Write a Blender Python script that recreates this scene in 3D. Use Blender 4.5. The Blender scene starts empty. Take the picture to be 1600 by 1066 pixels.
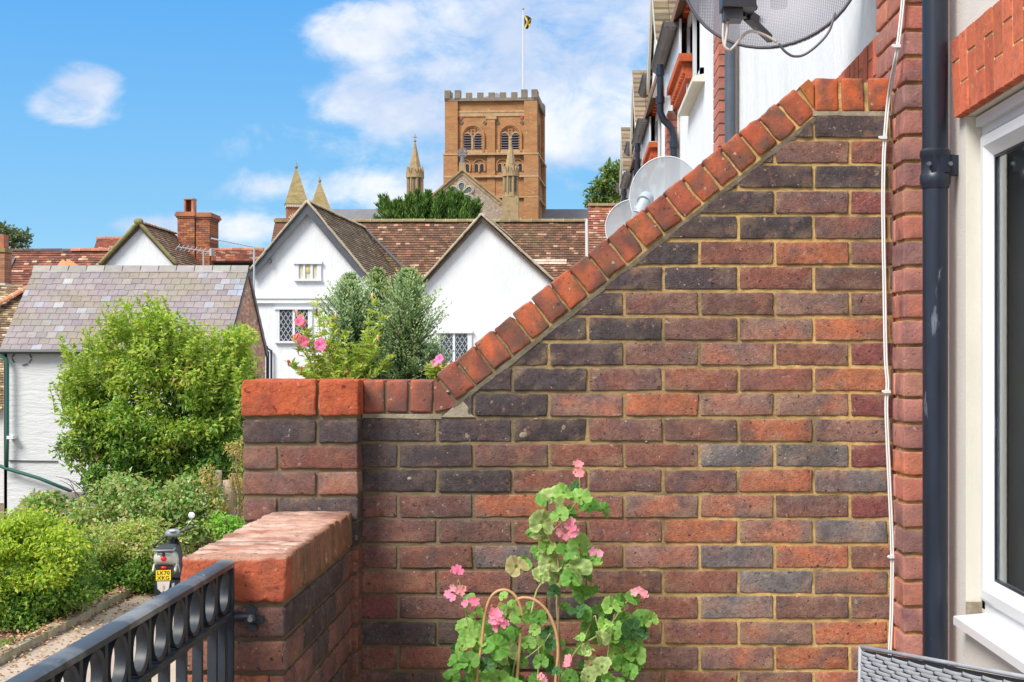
import bpy, bmesh, math, random
import numpy as np
from mathutils import Vector, noise, Matrix
random.seed(7)
rng = np.random.default_rng(7)
S = bpy.context.scene
COL = S.collection
R = math.radians
# ------------------------------------------------------------------ camera
F = 2170.0            # focal length in photo pixels (1600 wide)
VX, VY = 898.0, 563.0 # vanishing point of the street direction (+Y)
cam_d = bpy.data.cameras.new('camera'); cam = bpy.data.objects.new('camera', cam_d); COL.objects.link(cam)
cam_d.sensor_width = 36.0; cam_d.lens = F/1600*36.0
cam_d.shift_x = -(VX-800)/1600; cam_d.shift_y = (VY-533)/1600
cam_d.clip_start = 0.05; cam_d.clip_end = 3000
cam.rotation_euler = (R(90), 0, 0)
S.camera = cam
S.view_settings.view_transform = 'Standard'; S.view_settings.look = 'None'
S.view_settings.exposure = 1.16; S.view_settings.gamma = 1.0
S.cycles.max_bounces = 8; S.cycles.transparent_max_bounces = 16
# ------------------------------------------------------------------ light
SUN_EL, SUN_AZ = 46.0, 222.0       # azimuth clockwise from +Y: behind the camera, to its left
W = bpy.data.worlds.new("World"); S.world = W; W.use_nodes = True
def build_world():
    nt = W.node_tree; nt.nodes.clear(); N = nt.nodes; L = nt.links
    out = N.new('ShaderNodeOutputWorld'); bg = N.new('ShaderNodeBackground')
    sky = N.new('ShaderNodeTexSky'); sky.sky_type = 'NISHITA'; sky.sun_disc = False
    sky.sun_elevation = R(SUN_EL); sky.sun_rotation = R(SUN_AZ); sky.ozone_density = 2.0; sky.dust_density = 0.6
    tint = N.new('ShaderNodeMix'); tint.data_type = 'RGBA'; tint.blend_type = 'MULTIPLY'; tint.inputs[0].default_value = 1.0
    tint.inputs[7].default_value = SKY_TINT
    L.new(sky.outputs[0], tint.inputs[6])
    tcg = N.new('ShaderNodeTexCoord'); sg = N.new('ShaderNodeSeparateXYZ'); L.new(tcg.outputs['Generated'], sg.inputs[0])
    rp = N.new('ShaderNodeValToRGB'); L.new(sg.outputs[2], rp.inputs[0]); el = rp.color_ramp.elements
    el[0].position = 0.0; el[0].color = (*[c/8 for c in (1.75, 3.1, 4.0)], 1); el[1].position = .9; el[1].color = (*[c/8 for c in (6.2, 6.6, 7.2)], 1)
    for p_, c_ in ((.10, (.95, 2.3, 3.7)), (.25, (.42, 1.68, 3.65)), (.34, (.35, 1.6, 3.7)), (.5, (4.6, 5.2, 6.0))):  # high stops: unseen overhead sky turned cloud white, added for soft fill
        e = el.new(p_); e.color = (*[c/8 for c in c_], 1)
    rs = N.new('ShaderNodeVectorMath'); rs.operation = 'SCALE'; L.new(rp.outputs[0], rs.inputs[0]); rs.inputs['Scale'].default_value = 8.0
    sk = N.new('ShaderNodeMix'); sk.data_type = 'RGBA'; sk.inputs[0].default_value = .94
    tc = N.new('ShaderNodeTexCoord'); sep = N.new('ShaderNodeSeparateXYZ'); L.new(tc.outputs['Generated'], sep.inputs[0])
    def M(op, a, b=None, c=None):
        m = N.new('ShaderNodeMath'); m.operation = op
        for i, v in enumerate((a, b, c)):
            if v is None: continue
            if isinstance(v, (int, float)): m.inputs[i].default_value = v
            else: L.new(v, m.inputs[i])
        return m.outputs[0]
    y = M('MAXIMUM', M('ABSOLUTE', sep.outputs[1]), 0.05)
    u = M('DIVIDE', sep.outputs[0], y); w = M('DIVIDE', sep.outputs[2], y)
    cv = N.new('ShaderNodeCombineXYZ'); L.new(u, cv.inputs[0]); L.new(w, cv.inputs[1])
    def nz(scale, detail, rough, dist=0.0, off=0.0):
        mp = N.new('ShaderNodeMapping'); mp.inputs['Location'].default_value = (off, off*.7, off*.3)
        mp.inputs['Scale'].default_value = (1.0, 1.5, 1.0)
        L.new(cv.outputs[0], mp.inputs[0])
        n = N.new('ShaderNodeTexNoise'); n.inputs['Scale'].default_value = scale; n.inputs['Detail'].default_value = detail
        n.inputs['Roughness'].default_value = rough; n.inputs['Distortion'].default_value = dist
        L.new(mp.outputs[0], n.inputs['Vector']); return n.outputs[0]
    n1 = nz(15.0, 12, .62, .35, 3.1); n2 = nz(11.0, 8, .55, .2, 8.3)
    tot = None
    for (cx, cy, rx, ry, s) in ((118,150,95,58,1.15),(95,170,80,38,.6),(860,60,400,125,1.35),(900,165,330,95,1.0),(1150,60,300,200,1.2),(560,150,120,55,.95),
                                (640,160,130,70,.8),(520,50,120,70,.75),(430,292,150,38,.85),(590,300,130,45,1.0),(370,360,170,42,.9),(250,352,90,25,.6),
                                (690,285,70,60,.9),(900,235,260,80,.55),(560,235,260,60,.35),(950,170,140,110,.75)):
        mu = M('MULTIPLY', M('SUBTRACT', u, (cx-VX)/F), F/rx); mw = M('MULTIPLY', M('SUBTRACT', w, (VY-cy)/F), F/ry)
        d = M('SQRT', M('ADD', M('MULTIPLY', mu, mu), M('MULTIPLY', mw, mw)))
        b = M('MULTIPLY', M('MAXIMUM', M('SUBTRACT', 1.0, d), 0.0), s*1.7)
        tot = b if tot is None else M('ADD', tot, b)
    tot = M('MINIMUM', tot, 1.15)
    v = M('ADD', tot, M('MULTIPLY', M('SUBTRACT', n1, 0.5), 3.6))
    mr = N.new('ShaderNodeMapRange'); mr.interpolation_type = 'SMOOTHSTEP'
    L.new(v, mr.inputs[0]); mr.inputs[1].default_value = 0.12; mr.inputs[2].default_value = 1.55; mr.inputs[4].default_value = .95
    gate = M('MINIMUM', M('MULTIPLY', tot, 5.0), 1.0)
    fac = M('MULTIPLY', mr.outputs[0], gate)
    back = N.new('ShaderNodeMapRange'); L.new(sep.outputs[1], back.inputs[0]); back.inputs[1].default_value = .55; back.inputs[2].default_value = .0; back.inputs[4].default_value = .8  # unseen sky beside and behind the view whitened, added as neutral fill
    fac = M('MAXIMUM', fac, M('MULTIPLY', back.outputs[0], M('ADD', .45, n2)))
    cc = N.new('ShaderNodeMix'); cc.data_type = 'RGBA'
    cr = N.new('ShaderNodeMapRange'); L.new(n2, cr.inputs[0]); cr.inputs[1].default_value = .40; cr.inputs[2].default_value = .62
    L.new(cr.outputs[0], cc.inputs[0]); cc.inputs[6].default_value = CLOUD_A; cc.inputs[7].default_value = CLOUD_B
    mx = N.new('ShaderNodeMix'); mx.data_type = 'RGBA'; L.new(fac, mx.inputs[0]); L.new(tint.outputs[2], sk.inputs[6]); L.new(rs.outputs[0], sk.inputs[7]); L.new(sk.outputs[2], mx.inputs[6]); L.new(cc.outputs[2], mx.inputs[7])
    L.new(mx.outputs[2], bg.inputs[0]); bg.inputs[1].default_value = 0.11
    L.new(bg.outputs[0], out.inputs[0])
SKY_TINT = (1.0, 1.15, 1.15, 1); CLOUD_A = (2.7, 3.1, 3.9, 1); CLOUD_B = (4.0, 4.1, 4.3, 1)
build_world()
sl = bpy.data.lights.new('sun', 'SUN'); sl.energy = 2.2; sl.angle = R(24); sl.color = (1.0, .95, .88)
so = bpy.data.objects.new('sun', sl); COL.objects.link(so)
_sd = Vector((math.sin(R(SUN_AZ))*math.cos(R(SUN_EL)), math.cos(R(SUN_AZ))*math.cos(R(SUN_EL)), math.sin(R(SUN_EL))))
so.rotation_euler = (-_sd).to_track_quat('-Z', 'Y').to_euler(); so.location = _sd*50
# ------------------------------------------------------------------ helpers
def P(px, py, Y): return Vector(((px-VX)*Y/F, Y, (VY-py)*Y/F))
def V(*a): return Vector(a)
ORG = {}
def empty(name, loc, label, cat, group=None, rz=0.0, kind=None):
    o = bpy.data.objects.new(name, None); COL.objects.link(o); o.location = loc; o.rotation_euler = (0, 0, rz)
    o.empty_display_size = .1
    o['label'] = label; o['category'] = cat
    if group: o['group'] = group
    if kind: o['kind'] = kind
    ORG[o.name] = Vector(loc); return o
def tagt(o, label, cat, group=None, kind=None):
    o['label'] = label; o['category'] = cat
    if group: o['group'] = group
    if kind: o['kind'] = kind
    return o
def newobj(name, me, parent=None, origin=None):
    o = bpy.data.objects.new(name, me); COL.objects.link(o)
    if parent is not None:
        o.parent = parent; ORG[o.name] = ORG[parent.name]
    else:
        ORG[o.name] = Vector(origin) if origin is not None else Vector((0, 0, 0)); o.location = ORG[o.name]
    return o
class MB:
    def __init__(s): s.v = []; s.f = []; s.c = []
    def add(s, vs, fs, col=(1, 1, 1)):
        b = len(s.v); s.v += [tuple(p) for p in vs]; s.f += [tuple(i+b for i in f) for f in fs]
        if isinstance(col, list): s.c += col
        else: s.c += [tuple(col[:3])]*len(vs)
    def hexa(s, p, col=(1, 1, 1)):   # p: 8 corners, bottom 4 then top 4 (ccw)
        s.add(p, [(0,3,2,1),(4,5,6,7),(0,1,5,4),(1,2,6,5),(2,3,7,6),(3,0,4,7)], col)
    def box(s, x0, x1, y0, y1, z0, z1, col=(1, 1, 1)):
        s.hexa([(x0,y0,z0),(x1,y0,z0),(x1,y1,z0),(x0,y1,z0),(x0,y0,z1),(x1,y0,z1),(x1,y1,z1),(x0,y1,z1)], col)
    def obox(s, c, a, b, d, col=(1, 1, 1)):  # centre and three half-axis vectors
        c = Vector(c); a = Vector(a); b = Vector(b); d = Vector(d)
        if a.cross(b).dot(d) < 0: a = -a
        s.hexa([c-a-b-d, c+a-b-d, c+a+b-d, c-a+b-d, c-a-b+d, c+a-b+d, c+a+b+d, c-a+b+d], col)
    def bar(s, p, q, w, h, up=(0, 0, 1), col=(1, 1, 1)):
        p = Vector(p); q = Vector(q); d = (q-p); L = d.length; d.normalize(); u = Vector(up); sd = d.cross(u).normalized(); u = sd.cross(d)
        s.obox((p+q)/2, d*L/2, sd*w/2, u*h/2, col)
    def prism(s, poly, off, col=(1, 1, 1)):
        n = len(poly); off = Vector(off); a = [Vector(p) for p in poly]
        nrm = Vector((0, 0, 0))
        for i in range(n): nrm += a[i].cross(a[(i+1) % n])
        if nrm.dot(off) > 0: a = a[::-1]
        b = [p+off for p in a]
        s.add(a+b, [tuple(range(n)), tuple(range(2*n-1, n-1, -1))]+[(i, i+n, (i+1) % n+n, (i+1) % n) for i in range(n)], col)
    def tube(s, pts, r, n=8, col=(1, 1, 1), cap=True):
        pts = [Vector(p) for p in pts]; m = len(pts); rr = r if isinstance(r, (list, tuple)) else [r]*m
        vs = []; ref = None
        for i in range(m):
            t = (pts[min(i+1, m-1)]-pts[max(i-1, 0)])
            if t.length < 1e-9: t = Vector((0, 0, 1))
            t.normalize()
            if ref is None: ref = t.orthogonal().normalized()
            ref = (ref - t*ref.dot(t)); ref.normalize(); bn = t.cross(ref)
            for k in range(n):
                a = 2*math.pi*k/n; vs.append(pts[i]+(ref*math.cos(a)+bn*math.sin(a))*rr[i])
        fs = [(i*n+k, i*n+(k+1) % n, (i+1)*n+(k+1) % n, (i+1)*n+k) for i in range(m-1) for k in range(n)]
        if cap: fs += [tuple(range(n-1, -1, -1)), tuple((m-1)*n+k for k in range(n))]
        s.add(vs, fs, col)
    def ellip(s, c, ax, ay, az, nu=14, nv=9, col=(1, 1, 1)):
        c = Vector(c); ax = Vector(ax); ay = Vector(ay); az = Vector(az); vs = []
        for j in range(nv+1):
            t = math.pi*j/nv
            for i in range(nu):
                a = 2*math.pi*i/nu; vs.append(c+ax*math.cos(a)*math.sin(t)+ay*math.sin(a)*math.sin(t)+az*math.cos(t))
        fs = [(j*nu+i, (j+1)*nu+i, (j+1)*nu+(i+1) % nu, j*nu+(i+1) % nu) for j in range(nv) for i in range(nu)]
        s.add(vs, fs, col)
    def loft(s, rings, col=(1, 1, 1), cap=True):
        n = len(rings[0]); vs = [p for r_ in rings for p in r_]; m = len(rings)
        fs = [(i*n+k, i*n+(k+1) % n, (i+1)*n+(k+1) % n, (i+1)*n+k) for i in range(m-1) for k in range(n)]
        if cap: fs += [tuple(range(n-1, -1, -1)), tuple((m-1)*n+k for k in range(n))]
        s.add(vs, fs, col)
    def build(s, name, mat, parent=None, smooth=False, local=False, origin=None, sharp=None):
        me = bpy.data.meshes.new(name)
        o = newobj(name, me, parent, origin)
        og = Vector((0, 0, 0)) if local else ORG[o.name]
        me.from_pydata([(x-og.x, y-og.y, z-og.z) for x, y, z in s.v], [], s.f)
        at = me.attributes.new('Col', 'FLOAT_COLOR', 'POINT')
        at.data.foreach_set('color', np.array([(c[0], c[1], c[2], 1.0) for c in s.c], dtype=np.float32).ravel())
        if smooth: me.polygons.foreach_set('use_smooth', [True]*len(me.polygons))
        me.materials.append(mat); me.update()
        if smooth and sharp: me.set_sharp_from_angle(angle=R(sharp))
        return o
def npmesh(name, verts, faces, cols, mat, parent=None, origin=None, smooth=False):
    """verts (n,3), faces (m,k) constant k"""
    me = bpy.data.meshes.new(name); o = newobj(name, me, parent, origin); og = np.array(ORG[o.name])
    v = (verts-og).astype(np.float32); n = len(v); m, k = faces.shape
    me.vertices.add(n); me.vertices.foreach_set('co', v.ravel())
    me.loops.add(m*k); me.loops.foreach_set('vertex_index', faces.ravel().astype(np.int32))
    me.polygons.add(m); me.polygons.foreach_set('loop_start', np.arange(0, m*k, k, dtype=np.int32))
    me.update(calc_edges=True)
    at = me.attributes.new('Col', 'FLOAT_COLOR', 'POINT')
    c4 = np.ones((n, 4), np.float32); c4[:, :3] = cols; at.data.foreach_set('color', c4.ravel())
    if smooth: me.polygons.foreach_set('use_smooth', [True]*m)
    me.materials.append(mat); me.validate(); return o
# rounded bricks ------------------------------------------------------------
_T = {}
def brick_template(nx, ny, nz):
    k = (nx, ny, nz)
    if k in _T: return _T[k]
    idx = {}; pts = []
    def vid(i, j, l):
        if (i, j, l) not in idx: idx[(i, j, l)] = len(pts); pts.append((i, j, l))
        return idx[(i, j, l)]
    fs = []
    for i in range(nx):
        for j in range(ny):
            fs.append((vid(i,j,0), vid(i,j+1,0), vid(i+1,j+1,0), vid(i+1,j,0))); fs.append((vid(i,j,nz), vid(i+1,j,nz), vid(i+1,j+1,nz), vid(i,j+1,nz)))
    for i in range(nx):
        for l in range(nz):
            fs.append((vid(i,0,l), vid(i+1,0,l), vid(i+1,0,l+1), vid(i,0,l+1))); fs.append((vid(i,ny,l), vid(i,ny,l+1), vid(i+1,ny,l+1), vid(i+1,ny,l)))
    for j in range(ny):
        for l in range(nz):
            fs.append((vid(0,j,l), vid(0,j,l+1), vid(0,j+1,l+1), vid(0,j+1,l))); fs.append((vid(nx,j,l), vid(nx,j+1,l), vid(nx,j+1,l+1), vid(nx,j,l+1)))
    _T[k] = (pts, fs); return _T[k]
def axis_pts(h, r, step):
    n = max(1, int(round((2*h-2*r)/step)))
    inner = [-(h-r)+(2*h-2*r)*i/n for i in range(n+1)]
    return [-h, -h+r*.4]+inner+[h-r*.4, h]
def rbrick(mb, c, ax, ay, az, hx, hy, hz, r=.005, step=.03, rough=.0014, colf=None, wob=.0012):
    """rounded worn brick: centre, unit axes, half sizes"""
    X = axis_pts(hx, r, step); Y = axis_pts(hy, r, step); Z = axis_pts(hz, r, step)
    pts, fs = brick_template(len(X)-1, len(Y)-1, len(Z)-1)
    c = Vector(c); ax = Vector(ax); ay = Vector(ay); az = Vector(az)
    if ax.cross(ay).dot(az) < 0: fs = [f[::-1] for f in fs]
    vs = []; cs = []
    jit = [random.uniform(-wob, wob) for _ in range(8)]
    for (i, j, l) in pts:
        p = [X[i], Y[j], Z[l]]; h = (hx, hy, hz)
        q = [max(-(h[k]-r), min(h[k]-r, p[k])) for k in range(3)]
        d = [p[k]-q[k] for k in range(3)]; L_ = math.sqrt(sum(t*t for t in d))
        if L_ > 0: p = [q[k]+d[k]/L_*r for k in range(3)]
        sx, sz = p[0]/hx, p[2]/hz
        w = c+ax*(p[0]+jit[0]*sz)+ay*(p[1]+jit[2]*sx)+az*(p[2]+jit[1]*sx)
        nv = noise.noise_vector(w*38)*rough + noise.noise_vector(w*110)*rough*.55
        edge = sum(1 for k in range(3) if abs(d[k]) > 1e-6)
        if edge >= 2: nv = nv*1.2 + noise.noise_vector(w*75+Vector((9,3,5)))*rough*.9
        vs.append(w+nv)
        cs.append(colf(w, sx, sz) if colf else (1, 1, 1))
    mb.add(vs, fs, cs)
def lerp(a, b, t): return tuple(a[i]+(b[i]-a[i])*t for i in range(3))
def vary(c, a): 
    k = 1+random.uniform(-a, a); return tuple(max(0, x*k*(1+random.uniform(-a*.25, a*.25))) for x in c)
# ------------------------------------------------------------------ materials
def mat(name, col=None, rough=.8, bump=0.0, bscale=30, bdist=.01, var=0.0, vscale=6, spots=(), metallic=0.0, trans=0.0, coord='Object', spec=.5, vstretch=None, coat=0):
    """col None -> 'Col' attribute.  spots: (scale, lo, hi, colour, amount)"""
    m = bpy.data.materials.new(name); m.use_nodes = True; nt = m.node_tree; N = nt.nodes; L = nt.links
    b = N['Principled BSDF']; b.inputs['Roughness'].default_value = rough; b.inputs['Metallic'].default_value = metallic
    b.inputs['Specular IOR Level'].default_value = spec
    if coat: b.inputs['Coat Weight'].default_value = coat
    tc = N.new('ShaderNodeTexCoord'); src = tc.outputs[coord]
    if vstretch:
        mp = N.new('ShaderNodeMapping'); mp.inputs['Scale'].default_value = vstretch; L.new(src, mp.inputs[0]); srcS = mp.outputs[0]
    else: srcS = src
    if col is None:
        a = N.new('ShaderNodeAttribute'); a.attribute_name = 'Col'; cur = a.outputs['Color']
    else:
        a = N.new('ShaderNodeRGB'); a.outputs[0].default_value = (*col, 1); cur = a.outputs[0]
    if var:
        n = N.new('ShaderNodeTexNoise'); n.inputs['Scale'].default_value = vscale; n.inputs['Detail'].default_value = 8; n.inputs['Roughness'].default_value = .65
        L.new(srcS, n.inputs['Vector'])
        mr = N.new('ShaderNodeMapRange'); L.new(n.outputs[0], mr.inputs[0]); mr.inputs[1].default_value = .25; mr.inputs[2].default_value = .75
        mr.inputs[3].default_value = 1-var; mr.inputs[4].default_value = 1+var
        vm = N.new('ShaderNodeVectorMath'); vm.operation = 'SCALE'; L.new(cur, vm.inputs[0]); L.new(mr.outputs[0], vm.inputs['Scale']); cur = vm.outputs[0]
    for (sc, lo, hi, c2, am) in spots:
        n = N.new('ShaderNodeTexNoise'); n.inputs['Scale'].default_value = sc; n.inputs['Detail'].default_value = 5; n.inputs['Roughness'].default_value = .6
        mp = N.new('ShaderNodeMapping'); mp.inputs['Location'].default_value = (sc*.37, sc*.71, lo*13); L.new(srcS, mp.inputs[0]); L.new(mp.outputs[0], n.inputs['Vector'])
        mr = N.new('ShaderNodeMapRange'); L.new(n.outputs[0], mr.inputs[0]); mr.inputs[1].default_value = lo; mr.inputs[2].default_value = hi; mr.inputs[4].default_value = am
        mx = N.new('ShaderNodeMix'); mx.data_type = 'RGBA'; L.new(mr.outputs[0], mx.inputs[0]); L.new(cur, mx.inputs[6]); mx.inputs[7].default_value = (*c2, 1); cur = mx.outputs[2]
    L.new(cur, b.inputs['Base Color'])
    if bump:
        n = N.new('ShaderNodeTexNoise'); n.inputs['Scale'].default_value = bscale; n.inputs['Detail'].default_value = 9; n.inputs['Roughness'].default_value = .7
        L.new(srcS, n.inputs['Vector'])
        bp = N.new('ShaderNodeBump'); bp.inputs['Strength'].default_value = bump; bp.inputs['Distance'].default_value = bdist
        L.new(n.outputs[0], bp.inputs['Height']); L.new(bp.outputs[0], b.inputs['Normal'])
    if trans:
        out = N['Material Output']; t = N.new('ShaderNodeBsdfTranslucent'); ms = N.new('ShaderNodeMixShader'); ms.inputs[0].default_value = trans
        vm = N.new('ShaderNodeVectorMath'); vm.operation = 'MULTIPLY'; L.new(cur, vm.inputs[0]); vm.inputs[1].default_value = (1.5, 1.5, .8)
        L.new(vm.outputs[0], t.inputs[0]); L.new(b.outputs[0], ms.inputs[1]); L.new(t.outputs[0], ms.inputs[2]); L.new(ms.outputs[0], out.inputs[0])
    return m
DK = (.03, .027, .03)
M_BRICK = mat('brick', rough=.92, spec=.25, bump=1.0, bscale=170, bdist=.006, var=.42, vscale=85,
              spots=((16, .58, .70, (.085, .072, .078), .5), (3.2, .54, .70, (.055, .047, .045), .45), (26, .60, .68, (.34, .17, .11), .45), (70, .615, .66, DK, .85), (150, .64, .67, (.06,.045,.045), .7), (42, .655, .69, (.50, .38, .28), .5), (110, .68, .71, (.75, .68, .60), .8)))
M_BRICKC = mat('coping_brick', rough=.82, bump=.55, bscale=120, bdist=.005, var=.3, vscale=30,
              spots=((12, .52, .66, (.12, .08, .035), .65), (26, .58, .68, (.10, .06, .05), .6), (60, .62, .68, DK, .75), (55, .655, .69, (.45, .42, .30), .75), (5, .55, .68, (.09,.065,.05), .5)))
M_BRICKR = mat('rough_red_brick', rough=.95, spec=.2, bump=1.0, bscale=55, bdist=.012, var=.2, vscale=40, spots=((60, .60, .66, (.16, .035, .02), .85), (22, .56, .70, (.24,.09,.06), .6), (7, .52, .68, (.36,.12,.07), .6), (80, .66, .69, (.55,.35,.25), .6)))
M_BRICKP = mat('pilaster_brick', rough=.92, spec=.25, bump=.8, bscale=110, bdist=.005, var=.25, vscale=35, spots=((60, .64, .68, DK, .7), (45, .65, .7, (.75,.5,.4), .4), (14, .6, .7, (.16, .1, .1), .4)))
M_FARBRICK = mat('far_brick', rough=.9, bump=.3, bscale=8, bdist=.05, var=.35, vscale=2.2, spots=((3.0, .56, .7, (.17, .12, .09), .5),))
M_WHITE = mat('white_render', (.74, .76, .775), rough=.9, bump=.6, bscale=2.5, bdist=.06, var=.06, vscale=1.2, spots=((1.6, .52, .72, (.60, .62, .62), .4), (5, .62, .74, (.58, .58, .54), .35)), vstretch=(1, 1, .35))
M_RENDERN = mat('cream_render', (.66, .625, .58), rough=.92, bump=.7, bscale=120, bdist=.004, var=.05, vscale=5)
M_UPVC = mat('white_plastic', (.69, .71, .73), rough=.28, spec=.5, var=.02)
M_CREAMW = mat('cream_paint', (.64, .61, .52), rough=.75, bump=.4, bscale=90, bdist=.003, var=.06)
M_PIPE = mat('black_plastic', (.013, .019, .034), rough=.36, var=.4, vscale=7, bump=.15, bscale=40, bdist=.002, spots=((9, .67, .72, (.25, .28, .33), .5),), vstretch=(3, 3, .6))
M_PIPEG = mat('grey_pipe', (.07, .085, .11), rough=.4, var=.2)
M_GUTTER = mat('weathered_gutter', (.10, .095, .095), rough=.5, var=.45, vscale=5)
M_WHITEBRICK = mat('whitewashed_brick', (.66, .67, .67), rough=.9, bump=.6, bscale=7, bdist=.05, var=.05, vscale=3, spots=((3, .6, .75, (.6, .6, .58), .45),), vstretch=(.35, .35, 1.6))
M_SLATE = mat('slate', rough=.7, bump=.3, bscale=14, bdist=.01, var=.18, vscale=5, spots=((1.0, .52, .66, (.24, .22, .17), .35), (9, .62, .72, (.40, .38, .34), .35)))
M_TILE = mat('clay_tile', rough=.85, bump=.4, bscale=12, bdist=.015, var=.3, vscale=4, spots=((.5, .52, .7, (.14, .11, .045), .5),))
M_STONE = mat('limestone', (.34, .245, .13), rough=.9, bump=.5, bscale=3, bdist=.08, var=.28, vscale=1.2, spots=((.8, .55, .7, (.15, .11, .055), .7),))
M_FLINT = mat('flint_wall', (.33, .26, .20), rough=.9, bump=.5, bscale=4, bdist=.1, var=.4, vscale=3, spots=((2.6, .60, .66, (.60, .54, .46), .8), (2.2, .58, .66, (.14, .11, .09), .6)))
M_LEAD = mat('lead', (.15, .15, .165), rough=.7, var=.2, vscale=.6)
M_DARK = mat('dark_void', (.018, .018, .022), rough=.8)
M_GLASSD = mat('dark_window_glass', (.035, .045, .055), rough=.08, spec=.8)
M_BLIND = mat('window_blind', (.55, .52, .38), rough=.5)
M_WOODD = mat('dark_bargeboard', (.075, .085, .10), rough=.6, var=.2)
M_RIM = mat('verge_mortar', (.42, .36, .26), rough=.95, bump=.8, bscale=10, bdist=.03, var=.3, vscale=6)
M_LEAF = mat('leaf', rough=.5, trans=.42, spec=.3)
M_NEEDLE = mat('conifer_leaf', rough=.65, trans=.35, spec=.2)
M_PETAL = mat('petal', rough=.6, trans=.35, spec=.2)
M_BARK = mat('bark', (.16, .11, .07), rough=.95, bump=.7, bscale=30, bdist=.01, var=.35, vscale=15)
M_STEM = mat('green_stem', (.22, .26, .08), rough=.7, var=.3, vscale=30)
M_CANE = mat('cane', (.52, .30, .14), rough=.5, var=.2, vscale=30)
M_IRONB = mat('iron_bars', (.022, .028, .038), rough=.45, bump=.25, bscale=60, bdist=.002, var=.4, vscale=12, spots=((9, .55, .68, (.10, .105, .11), .45),))
M_IRON = mat('painted_iron', (.03, .037, .048), rough=.42, bump=.25, bscale=60, bdist=.002, var=.35, vscale=12, spots=((6, .44, .62, (.27, .27, .255), .65), (40, .66, .70, (.3, .3, .3), .5)), spec=.5)
M_MORTAR = None
# ------------------------------------------------------------------ brick wall in front
YW = 4.11; KW = F/YW
D_=(.072,.055,.058); P_=(.178,.092,.078); R_=(.235,.095,.070); O_=(.42,.145,.075); M_=(.265,.148,.118); G_=(.19,.160,.155); W_=(.21,.07,.065)
LET = dict(D=D_, P=P_, R=R_, O=O_, M=M_, G=G_, W=W_)
ROWS = ['DD', 'DPR', 'DP', 'DDPW', 'DPP', 'DDROP', 'DRPG', 'DPPMP', 'DPMOO', 'DDPMRW', 'DPRROM', 'DDMOMMW', 'DDPPOMM', 'DDPRRGGW', 'DRPPOGM', 'PPORMMPW',
        'PRROMGM', 'PRGRMGOO', 'RPPRGMP', 'WPRDRGPP', 'DRRRMOO', 'RRDRPMOM', 'PRMRPOM', 'PRDRMGOO', 'RPMRGMP', 'WPRDRGPP']
def mortar_mat():
    m = mat('mortar', (.56, .37, .14), rough=.95, bump=1.0, bscale=70, bdist=.006, var=.3, vscale=40)
    nt = m.node_tree; N = nt.nodes; L = nt.links; b = N['Principled BSDF']; old = b.inputs['Base Color'].links[0].from_socket
    g = N.new('ShaderNodeNewGeometry'); sp = N.new('ShaderNodeSeparateXYZ'); L.new(g.outputs['Position'], sp.inputs[0])
    n = N.new('ShaderNodeTexNoise'); n.inputs['Scale'].default_value = 3.0; n.inputs['Detail'].default_value = 5; L.new(g.outputs['Position'], n.inputs['Vector'])
    a = N.new('ShaderNodeMath'); a.operation = 'MULTIPLY_ADD'; L.new(n.outputs[0], a.inputs[0]); a.inputs[1].default_value = 1.6; L.new(sp.outputs[0], a.inputs[2])
    mr = N.new('ShaderNodeMapRange'); L.new(a.outputs[0], mr.inputs[0]); mr.inputs[1].default_value = .55; mr.inputs[2].default_value = 1.45; mr.inputs[3].default_value = .92; mr.inputs[4].default_value = 0.0
    mx = N.new('ShaderNodeMix'); mx.data_type = 'RGBA'; L.new(mr.outputs[0], mx.inputs[0]); L.new(old, mx.inputs[6]); mx.inputs[7].default_value = (.17, .13, .08, 1)
    n2 = N.new('ShaderNodeTexNoise'); n2.inputs['Scale'].default_value = 9.0; L.new(g.outputs['Position'], n2.inputs['Vector'])
    m2 = N.new('ShaderNodeMapRange'); L.new(n2.outputs[0], m2.inputs[0]); m2.inputs[1].default_value = .5; m2.inputs[2].default_value = .68; m2.inputs[4].default_value = .75
    m3 = N.new('ShaderNodeMix'); m3.data_type = 'RGBA'; L.new(m2.outputs[0], m3.inputs[0]); L.new(mx.outputs[2], m3.inputs[6]); m3.inputs[7].default_value = (.11, .085, .05, 1)
    L.new(m3.outputs[2], b.inputs['Base Color']); return m
M_MORTAR = mortar_mat()
M_MORTARG = mat('grey_mortar', (.33, .28, .20), rough=.95, bump=.9, bscale=80, bdist=.005, var=.3, vscale=30, spots=((12, .5, .65, (.12, .10, .06), .6),))
def brickcol(letter, seed):
    base = vary(tuple(q*1.10 for q in LET[letter]), .14); sd = Vector((seed*3.7, seed*1.3, seed*7.1))
    blush = {'M': .75, 'G': .35, 'O': .5, 'R': .3, 'P': .3, 'D': .06, 'W': .1}[letter]
    grey = {'M': .55, 'G': .65, 'O': .55, 'R': .35, 'P': .4, 'D': .3, 'W': .15}[letter]
    def f(w, sx, sz):
        n = noise.noise(Vector((w.x*9, w.y*9, w.z*14))+sd); n2 = noise.noise(Vector((w.x*14, w.y*14, w.z*22))+sd*2)
        c = lerp(base, (.46, .155, .085), max(0, min(1, (n-.02)*2.6))*blush*(1-abs(sx)**3*.7))
        c = lerp(c, (.13, .115, .12), max(0, min(1, (n2-.05)*2.4+.30*abs(sx)**4))*grey)
        c = lerp(c, (.37, .24, .17), max(0, min(1, (-n2-.12)*2.2))*grey*.8)
        ee = max(abs(sx)**10, abs(sz)**5); n3 = noise.noise(w*28+sd)
        c = lerp(c, (.40, .30, .17) if w.x > -.2 else (.20, .16, .11), max(0, min(1, (n3+.05)*2.2))*ee*.55)
        c = lerp(c, (.05, .042, .04), max(0, min(1, (-n3-.1)*2.5))*ee*.5)
        return c
    return f
def rowz(k): return .7254-.075*k
NL = None
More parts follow.
